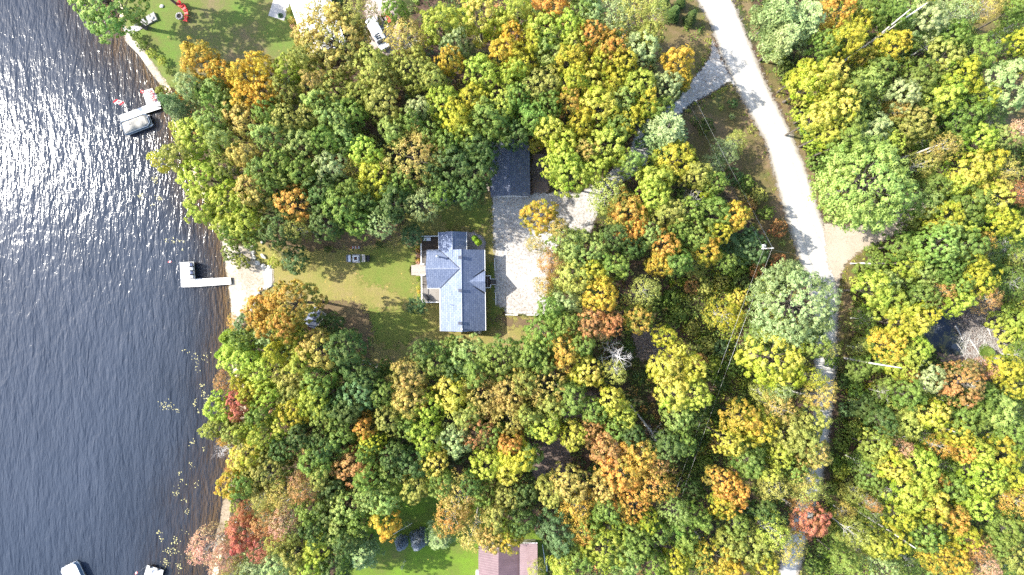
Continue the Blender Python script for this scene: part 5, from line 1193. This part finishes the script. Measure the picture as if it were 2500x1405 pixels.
# ------------------------------------------------------------------ every tree and bush, crown centre and radius as the photograph shows them, plus one unseen tree above the frame added to shade the top lawn
TREES = """
592 930 26 v m|602 1045 26 y m|590 895 12 g u|596 1085 14 o u|578 1150 12 y u|566 1215 12 g u|575 1240 14 o u|590 960 14 y u|575 1060 12 o u|584 1110 14 y u|572 845 14 g u|
258 0 84 l L 17|330 -75 58 g L 19|330 40 22 g m 7|490 150 48 a m|545 185 36 a m|600 188 38 a m|470 215 34 s m|412 248 27 b p 10|432 275 30 b p 11|540 228 33 l m|438 237 12 O u 3|430 305 18 y u 3
395 222 14 o u 3|482 335 52 y m|598 292 48 t m|650 232 40 a m|640 165 32 a m|703 172 38 y m|740 150 32 o m|398 392 26 Y m|440 382 38 o m|490 432 50 y m
600 380 36 t m|622 468 44 t m|660 332 40 l m|702 292 36 o m|772 205 34 t m|820 222 44 o m|820 104 84 t L|780 50 48 t b|878 42 46 o b|908 165 44 o m
1008 172 54 o L|995 95 50 t b|962 28 34 g m|1078 60 50 y m|1170 38 54 Y m|1112 110 38 s m|1100 150 32 a m|1178 182 44 y m|1228 130 36 a m|1252 182 38 y m
940 252 46 o m|1022 272 30 s m|1082 252 44 y m|1110 292 40 v m|1160 242 40 v m|1192 292 50 g m|1225 258 40 y m|818 292 42 l m|760 288 32 o m|742 352 44 l m
682 400 40 g m|850 342 40 l m|895 372 40 y m|1010 384 70 t s|812 410 40 s m|870 412 28 t b|918 438 50 v m|1110 402 50 d m|1158 420 50 d m|960 498 46 d m
722 498 46 O m|665 450 34 g m|560 502 62 y L|502 500 46 y m|602 552 38 y m|622 585 28 g m|705 440 34 g m|782 468 46 d m|842 505 48 g m|800 545 44 d m
732 560 34 o b|680 562 46 d m|880 545 40 g m|1032 502 38 s s|932 545 34 s s|1096 455 34 d m|1142 472 38 d m|722 636 32 b m 7|687 622 26 o b 5|598 640 0 g u|572 572 30 g m
520 300 36 l m|560 262 34 l m|545 345 34 l m|655 280 34 g m|555 410 36 o m|640 420 34 l m|800 345 34 g m|860 280 36 g m|960 320 36 l m|1050 330 36 g m|780 120 34 t b|700 230 36 o m|860 470 34 g m|1075 480 30 g m|740 420 36 g m|780 250 36 l m
985 440 36 g m|1005 300 30 g m|940 200 34 o m|880 235 34 o m|1055 195 34 o m|1140 330 40 y m|1090 350 34 g m|1260 330 36 d m|1220 320 34 g m|1170 370 40 d m|1060 430 34 d m|900 500 34 d m|610 240 34 a m|520 240 34 g m|600 500 34 y m|560 555 34 y m
1340 18 50 O m|1266 30 36 y m|1330 75 46 y m|1392 70 36 y m|1250 88 30 a m|1268 150 42 v m|1342 130 44 y m|1392 150 40 y m|1440 92 38 O m|1492 122 42 O m
1468 155 40 v m|1440 35 38 s m|1500 50 46 s b|1545 35 46 o b|1592 42 38 o b|1564 125 48 s m|1655 150 38 a m|1662 200 24 a m|1322 212 50 o m|1442 202 50 Y m
1462 262 48 Y m|1558 212 42 y m|1580 258 34 y m|1628 215 36 s m|1392 250 34 q m|1262 242 38 g m|1622 320 64 s p 17|1340 318 36 Y m|1374 352 42 Y m|1310 352 20 Y m 8
1482 350 56 y m|1432 372 34 t m|1392 432 48 y m|1540 292 38 v m|1652 392 54 v m|1600 440 44 y m|1505 462 0 o m|1772 372 34 s b 7|1800 345 26 o b 6|1740 402 26 s b 7
1722 310 21 d u 3|1695 295 12 d u|1645 30 16 d c 5|1688 40 14 d c 5|1665 2 12 d c 4|1625 4 12 d c 4|1790 253 13 b u 2|1787 285 8 s u|1340 260 36 g m|1500 200 38 v m|1400 200 36 y m|1300 290 36 g m|1520 250 36 y m
1420 300 36 v m|1510 310 36 y m|1450 420 38 y m|1560 350 0 y m|1380 390 36 y m|1345 410 30 y m|1520 155 34 v m|1300 110 34 y m|1400 110 34 y m|1700 430 36 o m|1740 450 30 g m|1590 90 34 o m|1610 270 34 g m|1540 400 30 y m|1420 20 36 g m|1220 60 36 y m
1900 30 52 s p|1962 48 60 s p|1912 96 44 s p|2040 30 42 O m|2082 62 40 v m|2122 25 40 y m|2062 100 40 v m|2010 112 36 g m|2205 22 50 l m|2262 50 46 s m
2340 30 42 s b|2402 20 38 t b|2480 20 36 g m|2470 62 34 g m|2490 105 32 y m|1985 200 50 Y m|2022 188 44 Y m|1960 180 32 v m|2110 140 22 Y m|2180 112 38 v m
2242 190 46 g m|2382 132 52 g m|2300 142 44 o m|2342 190 50 v m|2202 232 38 s m|2122 200 38 y m|2250 250 38 g m|2302 240 44 y m|2190 272 28 t b|2042 262 50 Y m
2100 262 40 y m|2070 300 42 g m|1990 290 40 Y m|2020 325 34 Y m|2122 322 48 s m|2170 302 34 y m|2232 302 44 o m|2350 290 54 y m|2422 300 36 g m|2472 205 58 s m 15
2480 322 30 P b|2112 452 112 l S 19|2252 400 30 t b|2302 360 38 t b|2362 420 46 Y m|2330 445 34 y m|2412 400 38 y m|2452 420 38 t b|2490 468 34 R b|2422 482 48 Y m
2360 502 50 y m|2302 530 44 v m|2232 542 32 g m 8|2202 600 38 g m|2282 600 58 y L|2220 642 40 y m|2350 602 48 y m|2392 590 28 q b|2380 682 50 v m|2330 690 36 y m
2292 710 36 C b|2132 710 46 y m|2172 742 44 y m|2222 780 48 Y m|2188 790 38 y m|2168 842 44 a m|2230 850 40 y m|2112 780 34 g m|2252 725 36 g m|2470 832 38 y u 3
2480 780 40 y u 3|2462 590 46 g b 6|2432 660 32 g u 4|2482 690 44 g b 6|2422 535 28 g u 4|2415 860 14 g c 2.5|2150 170 34 g m|2270 110 36 g m|2170 40 36 g m|2320 90 36 g m|2440 100 30 g m
2440 340 36 y m|2390 340 36 y m|2260 340 36 g m|2210 370 0 g m|2170 350 34 y m|2080 220 34 g m|2160 240 34 g m|2060 350 38 g m|2010 260 30 y m|2400 240 30 v m|2280 460 36 y m|2260 500 36 y m|2440 540 36 v m|2340 560 36 y m|2140 640 26 g m 7|2300 660 36 g m|2400 730 34 C b|2360 640 34 v m|2250 670 34 y m|2210 690 34 g m|2160 690 34 y m|2330 740 32 y m|2260 770 26 v m|2130 830 30 g m
1320 532 46 a m|1358 560 32 t b|1482 478 46 o b|1532 522 50 O m|1542 566 34 O m|1592 482 44 y m|1632 520 38 o m|1582 572 34 l m|1722 465 24 Y m|1790 530 38 a m
1742 522 40 y m|1702 572 42 y m|1727 612 36 a m|1620 602 38 O m|1610 645 34 a m|1502 580 34 d m|1432 620 58 l L|1382 602 46 y m|1400 672 48 o m|1500 652 38 g m
1345 640 36 C b|1462 722 44 a m|1370 742 38 s m|1440 790 46 C m|1492 790 30 C m|1560 780 38 q m|1572 712 38 o b|1652 642 38 g m|1500 905 30 o b|1832 600 42 b m 9
1770 642 24 g m|1766 770 46 v b 7|1802 728 28 Y u 4|1936 745 102 s S 18|1890 882 74 Y L|1622 822 28 v m|1650 850 22 Y m|1982 842 36 g m|2015 850 26 o b
1372 852 46 q m|1430 902 44 Y m|1326 812 48 y m|1300 862 42 y m|1622 900 38 Y m|1690 902 36 Y m|1642 960 44 Y m|1692 962 40 y m|1652 1012 40 y m|1490 980 34 Y m
1520 1015 34 y m|1450 1000 34 g m|1810 1022 46 a m|1852 1042 44 v m|1780 1080 34 Y m|1822 1112 42 y m|1902 1000 42 t b|1922 1060 46 o m|1962 1082 38 o m|1482 1092 52 C m
1442 1048 34 C m|1560 1110 48 O m|1512 1152 52 O m|1590 1180 50 q s|1540 1222 48 O s|1632 1090 38 d m|1670 1082 32 g m|1752 1085 19 C b 7|1830 1128 38 y m|1762 1172 38 O m
1792 1202 36 O m|1762 1232 32 a m|1882 1182 38 o b|1960 1182 44 o b|1972 1268 46 R m 12|1955 1228 26 C b 11|1882 1292 40 y b|1912 1332 44 t b|1832 1332 46 o m|1742 1360 48 a s
1662 1300 42 g m|1702 1350 36 g m|1645 1248 34 l s|1580 1270 28 y m|1472 1330 60 y L|1522 1362 46 l m|1442 1290 36 g m|1412 1230 50 O b|1392 1180 48 t m|1420 1290 32 O b
1360 1300 52 b m|1342 1200 36 o m|1562 1330 38 g m|1590 1030 0 o m|1405 550 0 g m|1330 700 28 q b|1345 755 32 g m|1310 600 24 t b|1450 670 36 v m|1560 640 0 g m|1545 600 34 d m|1780 590 34 b m 8|1680 520 32 g m|1660 560 32 g m|1690 640 34 o b 8|1750 570 30 v m|1380 790 34 g m|1420 840 34 g m|1330 880 36 g m|1330 1040 38 y m|1400 1060 36 Y m|1540 1060 34 d m|1600 1130 34 C b
1860 960 34 o b 8|1850 820 30 g m 8|1500 1040 34 g m|1700 1020 34 d m 9|1720 960 0 g m|1470 1190 36 t m|1480 1240 36 g m|1600 1290 34 g m|1790 1280 34 g m|1860 1240 32 d m|1700 1260 34 g m|1780 1330 36 o m|1860 1380 38 y m|1650 1370 36 y m|1600 1380 36 g m|1900 1110 34 y m|1870 1150 30 y m|1930 1140 34 g m|1690 1200 32 d m 10|1540 1300 36 g m|1410 1360 40 g m|1380 1380 36 y m|1900 950 30 s b|1980 920 30 v b|1780 1390 34 a m
1064 1125 40 Y m|1042 1060 44 y m|1190 1132 40 y m|1262 1112 44 v m|1240 1145 36 Y m|1245 1078 34 O m|1167 1050 46 C s|1122 1200 54 t b|1102 1262 48 q b|1160 1290 48 t b
1198 1302 38 t m|1242 1312 34 a m|1236 1210 38 o m|1238 1226 17 O m|1072 1312 38 s p 9|978 1331 15 B c 4.5|1020 1326 20 B c 5.5|938 1222 38 l m|942 1272 40 a m|882 1352 48 s p 12
1012 1190 38 o m|1002 1130 44 d m|1310 1392 24 o b 9|1062 882 46 g m|1032 862 32 d m|1142 872 54 l m|1162 912 38 g m|1222 872 48 g m|1002 922 50 t m|1002 975 46 t m
1102 962 42 Y m|1182 962 54 t s|1242 960 60 t s|1240 1010 46 t s|1332 932 58 t s|1342 1000 42 o m|1392 972 46 g m|1302 1040 28 g m|1112 1070 42 s m|1050 990 38 y m
1280 870 36 g m|1282 930 38 o m|1140 1010 38 o m|1200 1060 34 g m|1290 1110 34 l m|1080 1180 34 g m|1180 1200 34 g m|1280 1200 34 d m|1300 1170 0 d m|1210 1260 36 o m|1270 1270 34 d m|950 1160 38 g m|960 1110 34 d m|900 1160 34 g m|1150 1180 30 d m|1330 1160 0 d m|1380 1130 0 d m|1290 1010 34 o m|1110 900 36 d m|940 960 34 g m|950 1020 36 o m|1000 1040 34 g m|1160 1000 34 g m|1250 1370 0 o m
640 762 46 O m|722 742 62 q L 21|705 792 40 q m 19|662 792 38 O m 16|578 790 22 O b 7|602 792 28 b m 9|557 825 22 k c 7|547 865 22 k c 7|592 872 46 y m|660 820 34 s m
682 860 32 v m|780 850 48 t m 18|730 822 32 y m|642 910 48 y m|712 922 44 o m|842 852 48 d m 18.5|862 902 46 d m|882 960 46 b m|782 930 42 g m|770 980 42 y m
548 935 28 C b 9|588 990 38 R m|542 992 40 y m|530 1042 32 o m|560 1072 18 O b|722 1002 38 v m|690 1032 38 Y m|642 1062 32 y m|602 1112 40 Y m|575 1135 16 R b
570 1182 36 a m|895 1042 32 O m|912 1080 34 v m|832 1060 46 g m|792 1090 40 d m|870 1140 50 C m|662 1150 58 o L|776 1122 44 g m|730 1162 20 P b|746 1192 38 C b
700 1202 42 t b|602 1242 22 R b|596 1302 42 R m|640 1330 36 R b|512 1332 50 P b|552 1362 34 P b|652 1272 38 C b|692 1272 34 P b|850 1232 44 l m|832 1292 44 l m
902 1212 34 l m|782 1332 38 y m|762 1390 38 y m|722 1352 38 o m|682 1320 34 o b|622 1382 50 s p 12|572 1392 28 o b|802 1242 42 d m|772 1292 38 d m|822 1385 40 d m
562 1285 14 o u 4|800 1010 36 g m|830 990 36 d m|740 1060 36 d m|700 1090 36 d m|640 1010 34 g m|580 1050 34 o m|850 1000 34 d m|900 920 30 d m|740 880 36 y m|810 800 34 d m 9|600 830 30 g m|620 960 34 v m|720 960 34 o m|650 1210 36 o b|600 1180 34 g m|820 1180 36 d m|760 1240 34 g m|720 1290 34 o b|880 1270 34 g m|900 1100 30 g m|680 1380 38 s m|850 1320 34 d m|790 1160 34 o m|660 960 34 y m|700 1300 28 C b|620 870 0 y m
2000 962 36 t s|1975 1030 42 o m|1985 1105 38 t m|1950 1160 38 t b|2202 882 38 y m|2212 912 24 O b|2262 922 38 s m|2345 932 54 C L 14|2402 902 24 P b|2452 902 40 y m
2482 942 38 y m|2212 962 42 g m|2275 1012 38 Y m|2212 1022 42 o m|2350 1022 46 g m|2432 1002 46 y m|2402 1062 38 g m|2342 1102 28 O m|2292 1090 28 O b|2196 1096 26 P b
2132 1092 38 o m|2182 1140 38 Y m|2242 1142 46 y m|2222 1202 50 y m|2272 1232 46 Y m|2302 1140 36 g m|2322 1192 34 g m|2290 1172 20 O b|2322 1262 36 O m|2392 1162 52 y L 14
2442 1112 46 v m|2472 1062 42 g m|2382 1232 38 y m|2482 1222 46 O b|2450 1290 38 g m|2252 1302 42 g m|2182 1322 38 v m|2102 1332 36 o m|2282 1352 42 a s|2332 1372 34 a m
2382 1332 38 C b|2402 1382 32 P b|2432 1322 36 g m|2482 1362 44 o m|2152 1390 40 s s|2062 1372 32 y m|2080 1300 32 o b|2130 1232 18 C b|2062 1252 26 t b 6|2122 1162 36 g m 9
2142 1262 36 g m|2200 1260 36 y m|2170 1200 34 g m|2340 1150 34 g m|2380 1100 34 y m|2300 960 36 g m|2160 960 36 g m|2150 1030 36 d m|2110 990 32 d m 8|2100 900 34 g m 7|2260 1060 34 g m|2330 1060 34 y m|2450 960 34 o m|2460 1170 36 v m|2420 1220 34 g m|2440 1380 36 g m|2220 1370 36 y m|2350 1310 34 v m|2400 1000 34 g m|2490 1130 30 o m|2490 1000 30 g m|2140 1330 34 y m|2200 1070 34 o m|2160 1110 30 y m|2310 1320 34 g m|2060 1310 28 g m 7|2090 1200 28 o b 6|2390 960 34 g m|2150 880 30 g m 8|2490 560 30 y m|2410 620 30 g b 7|2490 620 30 o b 6|2430 780 24 y u 3|2490 870 36 g m|2100 1130 30 g b 7|2100 850 26 o b 6|2105 730 0 g m
925 597 10 d u 1.2|800 608 9 d u 1.2|1007 577 27 b m 6|1017 748 24 b m 5|1160 583 7 k k|1168 592 7.5 k k|1330 785 12 g u 2|1350 800 12 g u 2|345 110 14 g u 2|370 130 12 y u 1.6|395 150 12 y u 1.6|412 175 8 g u 1.2
565 618 22 g u 3|590 640 20 o u 3|330 88 12 g u 2|560 905 0 g u|2022 1120 0 g u|668 640 14 y u 2.5|1730 380 0 g u|1100 840 20 g u 3|940 895 22 g u 3|1850 660 22 C u 3|1880 690 20 y u 3|1900 640 20 C u 3|1900 560 22 C u 3|1870 520 20 g u 3|1640 730 22 g u 3|1600 740 24 g u 3|1660 770 24 g u 3|1690 800 22 o u 3|1640 790 20 g u 3|1720 700 22 o u 3|1690 700 22 C u 3|1760 690 20 o u 3|1730 840 22 o u 3|1760 850 22 b u 3|1790 900 22 g u 3|1760 940 20 d u 3|1740 890 20 y u 3|1710 880 20 C u 3|1740 1000 22 d u 3|1700 1080 22 d u 3|1760 1020 20 g u 3|1720 1130 20 g u 3|1800 660 22 g u 3|1810 690 22 d u 3|1850 480 22 o u 3|1820 450 22 g u 3|1790 430 22 b u 4|1830 500 20 C u 3
2090 950 22 g u 3|2070 1000 20 b u 3|2080 1050 22 g u 3|2055 1150 20 y u 3|2030 1190 18 g u 2|2060 1200 20 o u 3|2100 660 18 g u 2.5|2090 690 16 y u 2|2130 610 18 g u 2.5|1900 130 20 y u 3|1915 170 22 g u 3|1930 205 20 y u 3|1945 240 22 o u 3|1955 275 22 y u 3|1968 315 22 g u 3|1982 355 22 y u 3|1992 395 22 g u 3|2030 880 20 g u 2|2060 930 20 d u 2.5|2056 1080 20 g u 2.5|2045 1140 20 g u 2|2010 1330 22 g u 3|1985 1380 22 g u 3|2030 1290 20 o u 3
"""
DEAD = [(568,418,30,13,None),(1500,868,52,16,None),(1600,1065,34,13,None),(540,1098,26,6,None),(1688,492,34,13,None),(455,0,0,0,None),(1985,975,34,12,None),(1570,770,0,0,None),
        (975,1085,0,0,None),(2350,935,30,13,None),(2120,1225,22,8,None),(1800,1290,28,12,None),(1840,1090,24,12,None),(700,1280,26,9,None),(1040,1290,0,0,None),(1475,1350,0,0,None),(1190,1085,20,11,None),(2290,800,14,4,None)]
MARKS = {'slate-blue house': (1128,690), 'dark garage': (1246,410), 'L-shaped dock': (460,670), 'covered pontoon boat': (335,300), 'red lawn chairs': (450,28), 'white van': (920,80),
 'stone fire table': (870,632), 'driveway mouth': (1765,165), 'utility pole': (1873,604), 'sandy side road': (2060,590), 'brushy pond': (2330,820), 'maroon-roofed cottage': (1240,1370),
 'blue spruces': (1000,1330), 'white raft boat': (175,1390), 'white beach sand': (600,690), 'gravel parking area': (1270,650), 'hidden lakeside shed': (775,778), 'curving gravel patch': (1410,520),
 'grassy road triangle': (1730,300), 'giant pale ash by the road': (1936,745), 'giant green ash': (2112,452), 'red roadside maple': (1972,1268), 'upper inland corner': (2500,0), 'lower inland corner': (2500,1405),
 'fallen white snag': (1592,1062), 'white roof under trees': (765,90), 'navy garden shed': (1092,478), 'grassy track': (2440,180), 'tall aerial mast': (985,1292)}
SECT = ['inland side', 'upper inland side', 'upper side', 'upper lake side', 'lake side', 'lower lake side', 'lower side', 'lower inland side']
SPECIAL = {(2112,452): 'enormous feathery green ash between the gravel road and the sandy side road', (1936,745): 'enormous pale sage ash overhanging the white gravel road',
 (1972,1268): 'brilliant red maple leaning over the narrow end of the gravel road', (1160,583): 'slightly smaller of two columnar cedars beside the house, farther from the porch', (1168,592): 'slightly larger of two columnar cedars beside the house, closer to the porch',
 (978,1331): 'small silver-blue spruce on the bottom lawn', (1020,1326): 'large silver-blue spruce on the bottom lawn', (250,0): 'big green lakeside tree spreading over the water at the top edge',
 (1007,577): 'round blue-green tree at the upper corner of the deck', (1017,748): 'round blue-green tree at the lower corner of the deck', (2415,860): 'little lone green spruce in the brushwood clearing',
 (1010,384): 'feathery ash with orange-tan tips in the woods between garage and lake', (722,636): 'dark blue-green maple standing alone on the lawn near the beach', (722,498): 'orange maple in the dark woods above the beach lawn'}
items = []
for row in TREES.replace('\n', '|').split('|'):
    t = row.split()
    if len(t) < 5 or float(t[2]) == 0: continue
    px, py, r = float(t[0]), float(t[1]), float(t[2]); h = float(t[5]) if len(t) > 5 else None
    if (px, py) == (1936, 745): t[3] = 's'
    if t[3] == 'y' and t[4] in 'mL' and px > 1280 and random.random() < .45: t[3] = random.choice('lvg')
    # the woods beyond the road are younger and looser
    if px > 2060 and t[4] == 'm' and t[3] in 'go' and r <= 38 and h is None and random.random() < .55: t[4] = 'b'; h = random.uniform(5, 8)
    items.append([plant(px, py, r, t[3], t[4], h), px, py, r, t[3], t[4]])
for px, py, r, h, ln in DEAD:
    if r: items.append([plant(px, py, r, None, 'd', h, ln), px, py, r, '', 'd'])
def desc(it):
    wd = 'broadleaf' if (it[5] in 'mL' and it[4] in 'gldostb') else WORD[it[5]]; c = PAL[it[4]][3] if it[4] else 'pale'
    sz = 'small ' if (it[3] < 28 and it[5] not in 'uck') else ('big ' if it[3] >= 50 else '')
    return sz + c + ' ' + wd
ds = [desc(it) for it in items]
def sector(px, py, m_): return int(round(math.atan2(-(py-m_[1]), px-m_[0])/(pi/4))) % 8
best = [None]*len(items)
for mn, mp_ in MARKS.items():
    buckets = {}
    for i, it in enumerate(items):
        d = math.hypot(it[1]-mp_[0], it[2]-mp_[1])
        if d < 8: continue
        buckets.setdefault((ds[i], sector(it[1], it[2], mp_)), []).append((d, i))
    for (dd, s_), lst in buckets.items():
        lst.sort()
        for k, (d, i) in enumerate(lst):
            sc_ = k*160 + d
            if best[i] is None or sc_ < best[i][0]: best[i] = (sc_, k, mn, s_)
GROUP = {'m': 'maples of the autumn woods', 'L': 'maples of the autumn woods', 's': 'ashes of the autumn woods', 'S': 'ashes of the autumn woods', 'b': 'birches and thin-leaved trees', 'p': 'pines among the broadleaf trees', 'c': 'small spruces', 'u': 'bushes of the clearings and verges', 'k': 'columnar cedars by the house', 'd': 'bleached dead trees'}
for i, it in enumerate(items):
    _, k, mn, s_ = best[i]
    lab = SPECIAL.get((int(it[1]), int(it[2])))
    if not lab: lab = f"{ORD[min(k, 11)]} {ds[i]} out from the {mn} on its {SECT[s_]}"
    if len(lab.split()) > 16: lab = lab.replace(' out from the ', ' from the ').replace(' on its ', ', ')
    if len(lab.split()) > 16: lab = lab.replace('big ', '')
    tag(it[0], lab, CAT.get(it[5], 'tree'), GROUP[it[5]])
